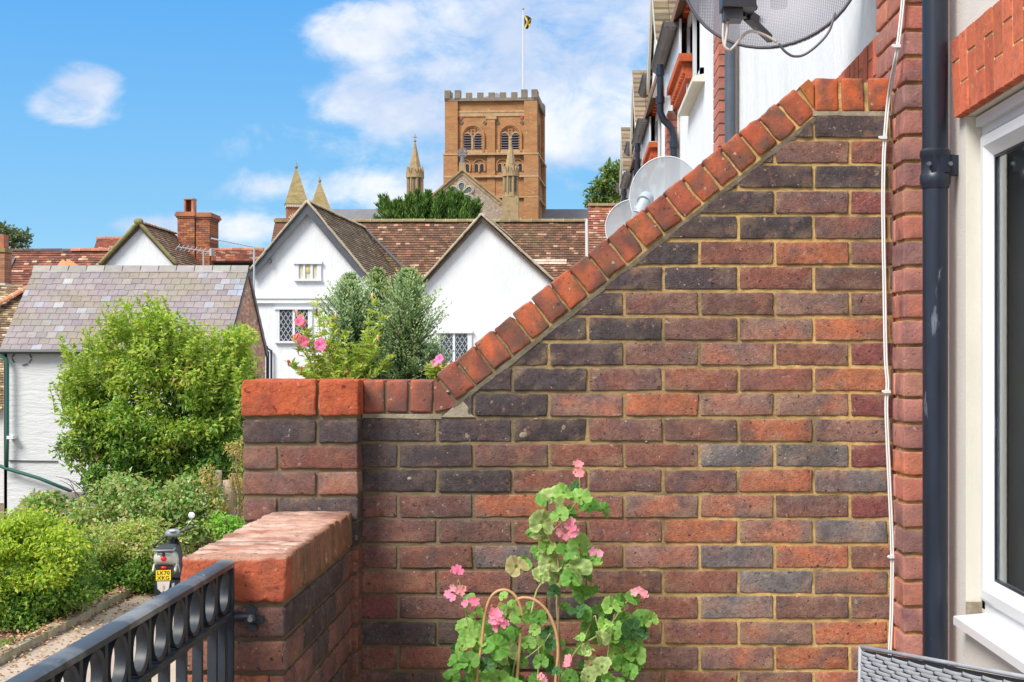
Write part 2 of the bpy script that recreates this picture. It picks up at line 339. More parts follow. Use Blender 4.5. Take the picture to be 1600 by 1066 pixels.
def main_wall():
    root = empty('brick_wall', (.4, YW+.1, -1.5), 'tall red brown brick wall with a sloping brick-on-edge top facing the terrace', 'brick wall')
    up = MB(); lo = MB(); seed = 0
    for k, row in enumerate(ROWS):
        zt = rowz(k); zb = zt-.065
        js = [683+117.7*i if k % 2 == 0 else 622+117.7*i for i in range(-3, 9)]
        js = [j for j in js if 566 < j < 1393]
        edges = [563]+js+[1399]
        if edges[1]-edges[0] < 20: edges.pop(0)
        spans = list(zip(edges[:-1], edges[1:]))
        if k < 12:  # only bricks right of the slope
            yb = VY-zb*KW; xline = 712+(626-yb)/.801
            spans = [s_ for s_ in spans if s_[1] > xline+4]
        letters = row[-len(spans):] if len(row) >= len(spans) else row[0]*(len(spans)-len(row))+row
        for (a, b), ch in zip(spans, letters):
            seed += 1
            xa = (a-VX)/KW+.0048; xb = (b-VX)/KW-.0048
            dz = random.uniform(-.0012, .0012)
            mb = up if k < 12 else lo
            rbrick(mb, ((xa+xb)/2, YW+.05+random.uniform(-.0015, .0025), (zt+zb)/2+dz), (1,0,0), (0,1,0), (0,0,1), (xb-xa)/2, .05, .0325, r=.0038, step=.021, colf=brickcol(ch, seed))
    # cut the upper courses along the slope
    bm = bmesh.new(); cl = bm.verts.layers.float_color.new('Col')
    vs = [bm.verts.new(v) for v in up.v]
    for v, c in zip(vs, up.c): v[cl] = (*c, 1)
    for f in up.f: bm.faces.new([vs[i] for i in f])
    p0 = P(712, 632, YW); d = (P(1275, 181, YW)-p0).normalized(); nrm = Vector((-d.z, 0, d.x))
    g = bmesh.ops.bisect_plane(bm, geom=bm.verts[:]+bm.edges[:]+bm.faces[:], plane_co=p0, plane_no=nrm, clear_outer=True)
    ed = [e for e in g['geom_cut'] if isinstance(e, bmesh.types.BMEdge)]
    bmesh.ops.holes_fill(bm, edges=ed)
    bm.verts.index_update()
    cut = MB(); cut.v = [tuple(v.co) for v in bm.verts]; cut.c = [tuple(v[cl])[:3] for v in bm.verts]; cut.f = [tuple(v.index for v in f.verts) for f in bm.faces]
    cut.add(lo.v, lo.f, list(lo.c)); bm.free()
    cut.build('brickwork', M_BRICK, root, smooth=True, sharp=50)
    # mortar core
    m = MB(); pts = [(562,1440),(562,598),(683,598),(1262,130),(1398,128),(1398,1440)]
    m.prism([P(x, y, YW)+V(0,.0058,0) for x, y in pts], (0, .20, 0)); m.build('mortar', M_MORTAR, root)
    # light mortar fillet under the slope
    m = MB(); a = P(708, 637, YW); b = P(1274, 185, YW); n = 60; prev = None
    dd = (b-a); L_ = dd.length; dd.normalize(); nn = Vector((-dd.z, 0, dd.x))
    top = []; bot = []
    for i in range(n+1):
        q = a+dd*(L_*i/n); w1 = .0065+.003*noise.noise(q*30); w2 = .007+.005*noise.noise(q*22+V(4,4,4))
        top.append(q+nn*w1+V(0, -.004-.003*random.random(), 0)); bot.append(q-nn*w2+V(0, .002-.003*random.random(), 0))
    for i in range(n):
        m.add([bot[i], bot[i+1], top[i+1], top[i], bot[i]+V(0,.05,0), bot[i+1]+V(0,.05,0), top[i+1]+V(0,.05,0), top[i]+V(0,.05,0)],
              [(0,1,2,3), (0,4,5,1), (3,2,6,7)])
    # patch of mortar at the foot of the slope and bed joint below the level copings
    m.prism([P(x, y, YW)+V(0,-.001,0) for x, y in ((688,652),(700,643),(712,632),(722,626),(730,634),(737,648),(742,652))], (0, .05, 0))
    m.prism([P(x, y, YW)+V(0,.001,0) for x, y in ((566,647),(690,647),(690,655),(566,653))], (0, .05, 0))
    m.prism([P(x, y, YW)+V(0,.001,0) for x, y in ((1270,173),(1392,174),(1392,181),(1270,181))], (0, .05, 0))
    for (x, y, rx, rz) in ((818,680,7,5),(661,611,4,4),(1293,319,4,4),(1289,314,2,2),(1204,517,2.5,2.5),(1221,985,4,3.5),(1027,1026,3.5,3),(838,655,4,2),(640,748,4,3),(1112,420,3,2),(935,350,2,2),(1345,205,2,2),(700,612,3,2),(1010,690,2.5,2)):
        m.ellip(P(x, y, YW+.002), (rx/KW,0,0), (0,.0035,0), (0,0,rz/KW), 9, 5)
    m.build('bedding_mortar', M_MORTARG, root, smooth=True, sharp=40)
    # coping
    c = MB()
    def ccol(base, seed):
        sd = Vector((seed*2.7, seed*5.1, seed))
        def f(w, sx, sz):
            n = noise.noise(w*16+sd); n2 = noise.noise(w*25+sd*3)
            q = lerp(base, (.45, .11, .045), max(0, min(1, (n)*2.6))*.75)
            return lerp(q, (.10, .062, .05), max(0, min(1, (n2)*2.6))*.7)
        return f
    for i, (x0, x1) in enumerate(((567,601),(604,637),(641,676))):
        rbrick(c, (P((x0+x1)/2, 619.5, YW))+V(0,.1075,0), (1,0,0), (0,1,0), (0,0,1), (x1-x0)/2/KW, .1095, 25.3/KW, r=.007, step=.02, colf=ccol(vary((.20,.065,.045), .2), i))
    for i, (x0, x1) in enumerate(((1273,1310),(1315,1350),(1357,1391))):
        rbrick(c, (P((x0+x1)/2, 148, YW))+V(0,.1075,0), (1,0,0), (0,1,0), (0,0,1), (x1-x0)/2/KW, .1095, 26/KW, r=.007, step=.02, colf=ccol(vary((.47,.10,.03), .12), i+20))
    A = P(712, 626, YW); B = P(1275, 175, YW); d = (B-A); L_ = d.length; d.normalize(); nn = Vector((-d.z, 0, d.x))
    n = 19; pit = L_/n
    for i in range(n):
        q = A+d*(pit*(i+.5))+nn*.0475+V(0,.1075+random.uniform(-.003,.003),0)+nn*random.uniform(-.002,.002)
        t = i/(n-1)
        base = lerp((.24,.065,.04), (.40,.09,.035), max(0, min(1, (t-.6)*2.5+random.uniform(-.2,.3)))) if i not in (2,4,6,10,13,18) else (.46,.10,.035)
        tl = random.uniform(-.02, .02); d2 = (d+nn*tl).normalized(); n2 = Vector((-d2.z, 0, d2.x))
        rbrick(c, q, d2, (0,1,0), n2, pit/2-.0035, .1095, .048, r=.0065, step=.018, rough=.003, colf=ccol(vary(base, .18), i+40))
    for poly, colr in (([(678,593),(680,592),(711,630),(705,637),(679,643)], (.21,.06,.045)), ([(1249,136),(1263,124),(1271,131),(1271,168)], (.42,.12,.03))):
        c.prism([P(x, y, YW)+V(0,-.002,0) for x, y in poly], (0, .219, 0), colr)
    c.build('coping', M_BRICKC, root, smooth=True, sharp=50)
    return root
main_wall()
# ------------------------------------------------------------------ pier with the raised cap
def pier():
    Yp = 4.02; K = F/Yp; x0 = (378-VX)/K; x1 = (560-VX)/K
    root = empty('brick_pier', ((x0+x1)/2, Yp+.1, -1.5), 'brick pier capped with two rough orange bricks, behind the low wall', 'brick pier')
    b = MB(); sd = 300
    pat = {12: 'DD', 13: 'PR', 14: 'PM', 15: 'PD', 16: 'PD'}
    for k in range(12, 26):
        zt = rowz(k); zb = zt-.065; js = [496] if k % 2 == 0 else [435]
        ed = [378]+js+[560]
        for (a, c), ch in zip(zip(ed[:-1], ed[1:]), pat.get(k, 'PR')):
            sd += 1; xa = (a-VX)/K+.002; xb = (c-VX)/K-.002 if c == 560 else (c-VX)/K-.005
            rbrick(b, ((xa+xb)/2, Yp+.05, (zt+zb)/2), (1,0,0), (0,1,0), (0,0,1), (xb-xa)/2, .05, .0325, r=.006, step=.025, colf=brickcol(ch, sd))
        rbrick(b, (x1-.04, Yp+.11+.10, (zt+zb)/2), (0,1,0), (1,0,0), (0,0,1), .1, .04, .0325, r=.006, step=.03, colf=brickcol('D', sd))
        rbrick(b, (x0+.04, Yp+.11+.10, (zt+zb)/2), (0,1,0), (1,0,0), (0,0,1), .1, .04, .0325, r=.006, step=.03, colf=brickcol('P', sd))
    b.build('brickwork', M_BRICK, root, smooth=True, sharp=50)
    m = MB(); m.box(x0+.007, x1-.007, Yp+.008, Yp+.30, -4, -.0674); m.box(x1-.01, (568-VX)/KW, YW+.012, Yp+.30, -4, -.075); m.build('mortar', M_MORTAR, root)
    c = MB()
    for j in range(4):
        for (a, e) in ((378,493.5),(498,560)):
            xa = (a-VX)/K; xb = (e-VX)/K
            rbrick(c, ((xa+xb)/2, Yp-.003+.0325+j*.075, -.109), (1,0,0), (0,1,0), (0,0,1), (xb-xa)/2, .0335, .0515, r=.006, step=.02, rough=.003,
                   colf=lambda w, sx, sz: lerp((.52,.125,.055), (.36,.085,.05), max(0, min(1, noise.noise(w*20)*1.5))))
    c.build('cap', M_BRICKR, root, smooth=True, sharp=50)
pier()
# ------------------------------------------------------------------ low wall running towards the camera
def low_wall():
    x0, x1 = -.874, -.6415; yf = 3.08; yb = 4.012
    root = empty('low_brick_wall', ((x0+x1)/2, 3.5, -1.5), 'low brick parapet wall topped with bricks on edge, running up to the pier', 'brick wall')
    b = MB(); sd = 500
    cols = {17: 'DDDDP', 18: 'PDDPR', 19: 'PPDPP', 20: 'RPPPP', 21: 'PRPDP'}
    for k in range(17, 30):
        zt = rowz(k); zb = zt-.065
        y = yf+(.102 if k % 2 else .215); first = True; i = 0; seq = cols.get(k, 'PRPDP')
        # corner brick: its end shows on the front
        ends = [yf, y]
        while y < yb-.02:
            y2 = min(y+.225, yb); ends.append(y2); y = y2
        for a, e in zip(ends[:-1], ends[1:]):
            sd += 1
            if e-a < .03: continue
            rbrick(b, (x1-.05, (a+e)/2, (zt+zb)/2), (0,1,0), (1,0,0), (0,0,1), (e-a)/2-.005*(a > yf), .05, .0325, r=.006, step=.025, colf=brickcol(seq[i % 5], sd)); i += 1
            rbrick(b, (x0+.05, (a+e)/2, (zt+zb)/2), (0,1,0), (1,0,0), (0,0,1), (e-a)/2-.005, .05, .0325, r=.006, step=.06, colf=brickcol('P', sd))
        rbrick(b, ((x0+x1)/2-.002, yf+.048, (zt+zb)/2), (1,0,0), (0,1,0), (0,0,1), (x1-x0)/2-.001, .05, .0325, r=.006, step=.022, colf=brickcol({17:'P',18:'R',19:'O'}.get(k,'R'), sd+77))
    b.build('brickwork', M_BRICK, root, smooth=True, sharp=50)
    m = MB(); m.box(x0+.008, x1-.008, yf+.009, yb, -4, -.460); m.build('mortar', M_MORTAR, root)
    m = MB(); m.box(x0+.006, x1-.006, yf+.03, yb, -.50, -.4405); m.build('dark_joints', mat('dark_mortar', (.075,.058,.042), rough=.95, var=.5, vscale=60, bump=.8, bscale=90, bdist=.004), root)  # near-black fill so the joints between cap bricks read as dark lines
    c = MB(); n = 13; pit = (yb-yf)/n
    def cf(s):
        base = random.choice([(.34,.14,.09),(.26,.12,.08),(.40,.17,.11),(.20,.11,.085)]); sdv = V(s, s*2, 3)
        def f(w, sx, sz):
            if abs(w.x-x1) < .012: return lerp(base, (.20,.10,.045), .6+.4*noise.noise(w*20+sdv))
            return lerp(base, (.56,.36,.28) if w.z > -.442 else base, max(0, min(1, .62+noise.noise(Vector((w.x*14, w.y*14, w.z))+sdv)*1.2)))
        return f
    for i in range(1, n):
        ya = yf+pit*(i+.5)
        rbrick(c, ((x0+x1)/2+random.uniform(-.002,.002), ya, -.486+random.uniform(-.002,.002)), (0,1,0), (1,0,0), (0,0,1), pit/2-.0050, (x1-x0)/2, .049, r=.0065, step=.02, rough=.003, colf=cf(i))
    c.build('coping', mat('worn_coping_brick', rough=.9, bump=.7, bscale=70, bdist=.006, var=.35, vscale=30, spots=((22,.56,.68,(.14,.09,.05),.5),(50,.63,.69,(.60,.52,.42),.6),(60,.62,.68,(.06,.04,.03),.6))), root, smooth=True, sharp=50)
    c = MB(); ya = yf+pit*.5-.004
    rbrick(c, ((x0+x1)/2+.001, ya, -.4865), (1,0,0), (0,1,0), (0,0,1), (x1-x0)/2+.001, pit/2, .0505, r=.011, step=.012, rough=.0035,
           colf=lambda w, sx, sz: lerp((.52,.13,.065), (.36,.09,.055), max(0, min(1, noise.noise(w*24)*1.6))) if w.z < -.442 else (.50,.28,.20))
    c.build('end_brick', M_BRICKR, root, smooth=True, sharp=50)
low_wall()
# ------------------------------------------------------------------ iron railing
def railing():
    root = empty('metal_railing', (-.766, 2.2, -1.5), 'dark iron balcony railing with a row of rings below its flat handrail', 'railing')
    xl, xr = -.786, -.747; xc = (xl+xr)/2; yE = 3.055; y0 = 1.1
    # handrail: shallow convex top
    prof = [(-.0195,-.009),(.0195,-.009),(.0195,.001),(.014,.0045),(.006,.0065),(-.006,.0065),(-.014,.0045),(-.0195,.001)]
    r = MB(); zt = -.4445
    rings = []
    for yy, k in ((y0,1),(yE-.012,1),(yE-.004,.985),(yE,.9)):
        rings.append([V(xc+a*k, yy, zt+b*k) for a, b in prof])
    r.loft(rings); r.build('handrail', M_IRON, root, smooth=True, sharp=35)
    l = MB(); l.obox(((xl+xr)/2+.001, (y0+yE)/2-.01, -.5565), ((xr-xl)/2-.002,0,0), (0,(yE-y0)/2-.012,0), (0,0,.0055)); l.build('lower_rail', M_IRONB, root)
    b = MB(); b.box(xl-.09, xr+.05, .9, yE, -1.495, -1.46)
    pit = .1155; yR = 2.997
    i = 0
    while yR-i*pit > 1.2:
        yc = yR-i*pit; m = MB(); n = 28; ri, ro, hx = .0395, .0465, .0125
        vs = []
        zc = -.5025
        for k in range(n):
            a = 2*math.pi*k/n; cy, cz = math.cos(a), math.sin(a)
            for (rr, sx) in ((ro,-hx),(ro,hx),(ri,hx*.75),(ri,-hx*.75)): vs.append((xc+sx, yc+cy*rr, zc+cz*rr))
        fs = [(k*4+q, k*4+(q+1) % 4, ((k+1) % n)*4+(q+1) % 4, ((k+1) % n)*4+q) for k in range(n) for q in range(4)]
        m.add(vs, fs); m.build('ring', M_IRONB, root, smooth=True, sharp=40)
        # bar between rings, running down through the lower rail
        m = MB(); yb = yc-pit/2
        m.obox((xc, yb, -1.0), (.0095,0,0), (0,.0075,0), (0,0,.5445)); m.build('baluster', M_IRONB, root)
        i += 1
    m = MB(); m.obox((xc+.001, yE-.006, -.965), (.017,0,0), (0,.006,0), (0,0,.512)); m.obox((xc, yE-.055, -1.0), (.014,0,0), (0,.012,0), (0,0,.437)); m.build('post', M_IRONB, root)
    # bracket bolted to the low wall
    m = MB(); m.tube([(xr-.01, yE+.005, -.566), (xr+.025, yE+.012, -.566)], .007, 8); 
    pc = P(391, 966, 3.066)
    m.obox(pc+V(-.012,.004,.0), (.026,0,-.004), (0,.006,0), (.002,0,.009)); m.obox(pc+V(-.002,.002,.008), (.009,0,.018), (0,.005,0), (.009,0,-.005))
    m.obox(pc+V(.002,.003,-.014), (.007,0,-.014), (0,.005,0), (.008,0,.004)); m.obox(pc+V(.014,.003,-.002), (.016,0,-.002), (0,.004,0), (0,0,.008))
    m.ellip(pc+V(.004,-.006,0), (.011,0,0), (0,.008,0), (0,0,.011)); br = m.build('bracket', M_IRONB, root, smooth=True, sharp=40)
    m = MB(); m.tube([pc+V(.004,-.012,0), pc+V(.004,-.019,0)], .006, 6); m.build('bolt', mat('bolt_steel', (.35,.36,.38), rough=.4, metallic=.8), br)
railing()
# ------------------------------------------------------------------ terrace of houses on the right
XF = 1.06; PERIOD = 5.08
M_TILEG = mat('gable_tile', rough=.85, bump=.4, bscale=20, bdist=.01, var=.3, vscale=8)
def arch_bricks(y0, y1, z0, z1, x, rise=.0, lean=.04, seed=0):
    """gauged flat arch on a wall facing -X"""
    b = MB(); pit = .073; n = int((y1-y0)/pit); pit = (y1-y0)/n; ym = (y0+y1)/2; H = z1-z0
    m = MB(); m.box(x-.0195, x+.05, y0+.004, y1-.004, z0+.003, z1-.006)
    fr = [1.0, .36, .68]
    for i in range(n):
        a = y0+pit*i; e = a+pit; cut = fr[i % 2+1]
        segs = [(0, cut), (cut, 1)] if i % 4 != 3 or True else [(0, 1)]
        for (s0, s1) in segs:
            def yy(v, t): return v+(v-ym)/(y1-y0)*2*lean*(t-.0)
            def zz(v, t): u = (v-ym)/(y1-y0)*2; return z0+H*t+rise*(1-u*u)
            g = .0052; t0 = s0+(.04 if s0 > 0 else 0); t1 = s1
            pts = [(yy(a, t0)+g, zz(a, t0)), (yy(e, t0)-g, zz(e, t0)), (yy(e, t1)-g, zz(e, t1)), (yy(a, t1)+g, zz(a, t1))]
            dx = random.uniform(0, .003)
            b.prism([V(x-.022-dx, p, q) for p, q in pts], (.03, 0, 0), vary((.52, .14, .075), .2))
    return b, m
def house(k, label, detail=True):
    o = PERIOD*k                      # pilaster of house k stands at Y = 3.97+o
    root = empty('terraced_house', (XF+2, 3.97+o-2.3, -4), label, 'terraced house', 'terraced houses in the row on the right')
    ya, yb = 3.97+o-PERIOD+.37, 3.97+o
    w = MB()
    zT = 3.35
    if k == 0:
        wy0, wy1, wz0, wz1 = 2.45, 3.765, -.71, .665
        ya = .9
        for (a, b_, c, d) in ((ya, wy0, -4, zT), (wy1, yb+.37, -4, zT), (wy0, wy1, -4, wz0), (wy0, wy1, wz1, zT)): w.box(XF, XF+.16, a, b_, c, d)
        w.build('wall', M_RENDERN, root)
        # hidden gap closer: floor, back of the room
        m = MB(); m.box(XF+3, XF+3.1, ya, yb, -1.6, 1.2); m.box(XF+.16, XF+3, ya, yb, -1.62, -1.58); m.box(XF+.16, XF+3, ya, yb, 1.0, 1.05); m.box(XF+.16, XF+3, yb-.05, yb, -1.6, 1.0); m.box(XF+.16, XF+3, ya, ya+.05, -1.6, 1.0)
        m.build('room', mat('dim_room', (.10,.075,.06), rough=.9), root)
        # painted reveal
        m = MB(); m.box(XF-.0008, XF+.12, wy1-.004, wy1+.0005, wz0+.03, wz1-.005); m.box(XF+.003, XF+.07, wy0, wy1-.004, wz1-.004, wz1+.002)
        m.build('reveal', M_CREAMW, root)
        m = MB(); m.box(XF-.001, XF+.060, wy1-.010, wy1-.0035, wz0+.02, wz0+.056); m.build('bare_patch', M_MORTARG, root)
        # window: outer frame, sash, glass
        fx = XF+.042; win = MB()
        win.box(fx, fx+.065, wy0, wy1-.005, wz1-.058, wz1-.006); win.box(fx, fx+.065, wy1-.035, wy1-.005, wz0+.04, wz1-.058); win.box(fx, fx+.065, wy0, wy1-.005, wz0+.028, wz0+.062)
        win.box(fx-.018, fx, wy0, wy1-.012, wz1-.036, wz1-.010); wo = win.build('window', M_UPVC, root)
        s = MB(); sy1 = wy1-.036; z0, z1 = wz0+.064, wz1-.062; y0 = wy0+.03
        def rail(a, b_, prof):   # profile: (x offset, inward offset)
            pass
        # sash with chamfered faces, mitred frame ring
        prof = [(0, 0), (-.012, .004), (-.016, .012), (-.016, .034), (.004, .062), (.03, .064)]
        rings = []
        for (dx, inn) in prof:
            rings.append([V(fx+dx, sy1-inn, z0+inn), V(fx+dx, sy1-inn, z1-inn), V(fx+dx, y0+inn, z1-inn), V(fx+dx, y0+inn, z0+inn)])
        s.loft(rings, cap=False); s.build('sash', M_UPVC, wo)
        g = MB(); g.box(fx+.012, fx+.016, y0+.05, sy1-.05, z0+.05, z1-.05)
        g.build('glass', glass_mat(), wo)
        g = MB(); g.box(fx+.006, fx+.0115, sy1-.068, sy1-.0625, z0+.06, z1-.06); g.box(fx+.006, fx+.0115, y0+.06, sy1-.068, z0+.0625, z0+.068); g.box(fx+.006, fx+.0115, y0+.06, sy1-.068, z1-.068, z1-.0625)
        g.box(fx+.03, fx+.034, sy1-.10, sy1-.086, z0+.06, z1-.06); g.build('gasket', M_PIPE, wo)
        g = MB()
        g.box(XF+.09, XF+.128, 3.772, 3.80, z0-.1, z1+.1); g.box(XF+.150, XF+.20, 3.772, 3.80, z0-.1, z1+.1)
        g.build('inner_reveal', mat('inner_plaster', (.62,.56,.46), rough=.9), wo)
        c = MB(); c.prism([V(XF-.042, y, z) for y, z in ((wy0-.05, wz0), (wy1-.03, wz0), (wy1-.03, wz0+.022), (wy0-.05, wz0+.022))], (.004, 0, 0))
        c.hexa([(XF-.040,wy0-.05,wz0+.008),(XF+.05,wy0-.05,wz0+.014),(XF+.05,wy1-.031,wz0+.014),(XF-.040,wy1-.031,wz0+.008),(XF-.040,wy0-.05,wz0+.023),(XF+.05,wy0-.05,wz0+.031),(XF+.05,wy1-.031,wz0+.031),(XF-.040,wy1-.031,wz0+.023)])
        c.build('sill', M_UPVC, root)
        a, m = arch_bricks(wy0-.12, wy1+.04, wz1-.002, wz1+.214, XF, lean=.03); a.build('arch', M_BRICKP, root); m.build('arch_mortar', mat('arch_mortar', (.72,.55,.28), rough=.95, bump=.6, bscale=90, bdist=.003, var=.2), root)
    else:
        w.box(XF, XF+.2, ya, yb+.37, -4, zT); w.build('wall', M_WHITE, root)
        # lower door arch, upper window with corbelled arch
        a, m = arch_bricks(ya+.12, ya+1.35, .90, 1.115, XF, lean=.03); a.build('arch', M_BRICKP, root); m.build('arch_mortar', M_MORTARG, root)
        y0, y1, z0, z1 = yb-2.62+5.08*0, yb-1.25, 2.33, 3.12
        y0, y1 = yb+5.08-2.75-5.08+.0, yb-1.3
        win = MB(); x = XF-.03
        for (a_, b_, c_, d_) in ((y0,y1,z0,z0+.07),(y0,y1,z1-.07,z1),(y0,y0+.07,z0,z1),(y1-.07,y1,z0,z1),((y0+y1)/2-.04,(y0+y1)/2+.04,z0,z1)): win.box(x, x+.08, a_, b_, c_, d_)
        wo = win.build('window', M_UPVC, root); g = MB(); g.box(x+.03, x+.04, y0+.02, y1-.02, z0+.02, z1-.02); g.build('glass', M_GLASSD, wo)
        c = MB(); c.prism([V(XF-.10, y0-.08, z0-.06), V(XF-.10, y0-.08, z0-.02), V(XF+.02, y0-.08, z0+.01), V(XF+.02, y0-.08, z0-.06)], (0, y1-y0+.16, 0)); c.build('sill', M_CREAMW, root)
        d = MB(); n = 9
        for i in range(n):
            yy = y0-.1+(y1-y0+.2)*i/(n-1); d.box(XF-.07, XF+.03, yy-.045, yy+.045, z1+.02, z1+.20, vary((.56,.12,.05), .15))
        d.box(XF-.09, XF+.03, y0-.18, y1+.18, z1+.205, z1+.27, (.5,.11,.05)); d.build('arch', M_BRICKP, root)
    # corbelled brick band under the eaves
    cb = MB()
    p = 3.97+o
    for i in range(12):
        yy = p-1.55+i*.135; cb.box(XF-.085, XF+.02, yy, yy+.085, 2.60, 2.70, vary((.56,.13,.05), .15))
    cb.box(XF-.06, XF+.02, p-1.6, p+.05, 2.545, 2.598, (.5,.11,.05)); cb.box(XF-.12, XF+.02, p-1.6, p+.05, 2.702, 2.77, (.55,.13,.05)); cb.build('corbels', M_BRICKP, root)
    # brick pilaster
    xP = .94; b = MB(); pt = [(.50,.18,.13),(.36,.17,.14),(.56,.19,.11),(.48,.21,.17),(.44,.17,.12),(.31,.16,.145),(.40,.18,.14)]
    z1 = 1.60 if k == 0 else 2.54; z = -1.45 if k == 0 else -1.0; i = 0
    nn_ = int((z1-z)/.075)
    for i in range(nn_):
        zc = z+.075*i+.03; c1 = vary(random.choice(pt), .12)
        cf = lambda w, sx, sz, c1=c1: lerp(c1, (.2,.1,.1), max(0, min(1, noise.noise(w*14+V(c1[0]*50,0,0))*1.6)))
        if k == 0:
            rbrick(b, (xP+.05+.0, p+.0485, zc), (1,0,0), (0,1,0), (0,0,1), .0515+.03, .048, .0325, r=.007, step=.022, colf=cf) if False else None
            yl = .105 if i % 2 == 0 else .215
            rbrick(b, (xP+.075, p+yl/2, zc), (1,0,0), (0,1,0), (0,0,1), .075, yl/2, .0325, r=.0045, step=.022, rough=.002, colf=cf)
            y2 = p+yl+.01; c2 = vary(random.choice(pt[1:]), .15)
            rbrick(b, (xP+.055, (y2+p+.37)/2, zc), (1,0,0), (0,1,0), (0,0,1), .055, (p+.37-y2)/2, .0325, r=.0045, step=.03, colf=lambda w, sx, sz, c2=c2: c2)
        elif k <= 2:
            yl = .105 if i % 2 == 0 else .215; c1 = vary(random.choice([(.40,.16,.12),(.34,.14,.11),(.45,.17,.12)]), .1)
            b.box(xP, XF+.01, p, p+yl, zc-.032, zc+.032, c1); b.box(xP, XF+.01, p+yl+.01, p+.37, zc-.032, zc+.032, vary(c1, .12))
        else:
            b.box(xP, XF+.01, p, p+.37, zc-.032, zc+.032, vary((.36,.15,.12), .1))
    pl = b.build('pilaster', M_BRICKP, root, smooth=(k == 0), sharp=50)
    m = MB(); m.box(xP+.009, XF-.002, p+.009, p+.362, z, z1); m.build('joint_mortar', M_MORTAR if k == 0 else M_MORTARG, pl)
    # rainwater pipe in front of the pilaster
    xd, yd, rp = .998, 3.845+o, .0345
    d = MB()
    if k == 0:
        d.tube([(xd, yd, -1.5), (xd, yd, .49)], rp, 20); d.tube([(xd, yd, .50), (xd, yd, 1.65)], rp*1.03, 20)
        dp = d.build('downpipe', M_PIPE, root, smooth=True, sharp=40)
        c = MB(); c.tube([(xd,yd,.475),(xd,yd,.487),(xd,yd,.492),(xd,yd,.512),(xd,yd,.517),(xd,yd,.556),(xd,yd,.562),(xd,yd,.578),(xd,yd,.584)], [.037,.0405,.042,.042,.0385,.0385,.042,.042,.037], 24)
        c.prism([V(xd+.02, yd-.012, .508), V(xd+.063, yd-.012, .512), V(xd+.066, yd-.012, .566), V(xd+.02, yd-.012, .57)], (0, .03, 0))
        c.prism([V(xd-.02, yd-.038, .516), V(xd+.03, yd-.038, .516), V(xd+.03, yd-.038, .56), V(xd-.02, yd-.038, .56)], (0, .01, 0))
        co = c.build('pipe_collar', M_PIPE, dp, smooth=True, sharp=35)
        sm_ = mat('screw_steel', (.2,.22,.26), rough=.4, metallic=.7)
        for sx in (-.028, .031):
            c = MB(); c.tube([V(xd+sx, yd-.036, .538), V(xd+sx, yd-.047, .538)], .006, 8); c.build('screw', sm_, dp)
        c = MB(); c.tube([(xd+.047, yd+.07, -1.5), (xd+.047, yd+.07, 1.65)], .004, 8); c.build('cable', mat('beige_cable', (.66,.58,.50), rough=.6), root)
    else:
        pts = [(xd, yd, -1), (xd, yd, 2.20), (xd, yd, 2.26), (xd-.02, yd, 2.34), (xd-.10, yd, 2.42), (xd-.135, yd-.0, 2.50), (xd-.135, yd, 2.58), (xd-.135, yd, 2.98)]
        d.tube(pts, rp, 14)
        for zz, xo in ((2.17, 0), (1.0, 0), (2.62, -.135), (2.9, -.135)): d.tube([(xd+xo, yd, zz-.03), (xd+xo, yd, zz+.04)], rp*1.28, 14)
        d.build('downpipe', M_PIPEG if k == 1 else M_PIPE, root, smooth=True, sharp=40)
        d = MB(); d.tube([(xd+.05, yd+.05, -1), (xd+.05, yd+.05, 3)], .01, 6); d.build('cable', M_CREAMW, root)
    # gutters, fascia, soffit
    def gutter(y0, y1, xg, zg):
        g = MB(); n = 10; rg = .068; rings = []
        for yy in (y0, y1):
            ring = [V(xg+math.cos(math.pi+math.pi*i/n)*rg, yy, zg+math.sin(math.pi+math.pi*i/n)*rg) for i in range(n+1)]
            ring += [V(xg+math.cos(-math.pi*i/n)*(rg-.008), yy, zg+math.sin(-math.pi*i/n)*(rg-.008)+.004) for i in range(n+1)]
            rings.append(ring)
        g.loft(rings); g.box(xg-rg, xg+rg, y0-.005, y0+.001, zg-.05, zg-.002); g.box(xg-rg-.012, xg-rg+.012, y0, y1, zg-.012, zg+.004); g.build('gutter', M_GUTTER, root, smooth=True, sharp=40)
    gutter(p-1.42, p+.62, .885, 3.10); gutter(p+2.5, p+3.62, .885, 3.42)
    f = MB(); f.box(.955, .975, p-1.45, p+.62, 2.80, 3.12); f.box(.955, XF+.02, p-1.45, p+.62, 2.79, 2.80); f.build('fascia', M_UPVC, root)
    # main roof above the eaves
    r = MB(); r.hexa([(.90, p-1.45, 3.10),(4.6, p-1.45, 6.4),(4.6, p+3.63, 6.4),(.90, p+3.63, 3.10),(.90, p-1.45, 3.18),(4.6, p-1.45, 6.5),(4.6, p+3.63, 6.5),(.90, p+3.63, 3.18)], (.22,.12,.08))
    rf = r.build('roof', M_TILE, root)
    # small street gable: ridge runs back into the roof
    yc, hw, ze, zr, x0 = p+1.50, .87, 3.46, 4.32, .86
    t = MB(); ylich = (k == 2)
    for sgn in (-1, 1):
        n = 11
        for i in range(n):
            a0, a1 = i/n, (i+1)/n
            ya_, yb_ = yc+sgn*hw*(1-a0)*1.08, yc+sgn*hw*(1-a1)*1.08; za, zb = ze-.07+(zr-ze+.07)*a0, ze-.07+(zr-ze+.07)*a1
            for j in range(9):
                xa, xb = x0+j*.165, x0+j*.165+.161
                c = vary((.20,.115,.075), .3)
                if k >= 2: c = vary((.21,.16,.10), .3)
                if ylich and a0 > .7: c = vary((.50,.32,.02), .2) if a0 < .86 else vary((.18,.19,.09), .2)
                t.hexa([(xa,ya_,za),(xb,ya_,za),(xb,yb_,zb-.02),(xa,yb_,zb-.02),(xa,ya_,za+.032),(xb,ya_,za+.032),(xb,yb_,zb+.006),(xa,yb_,zb+.006)], c)
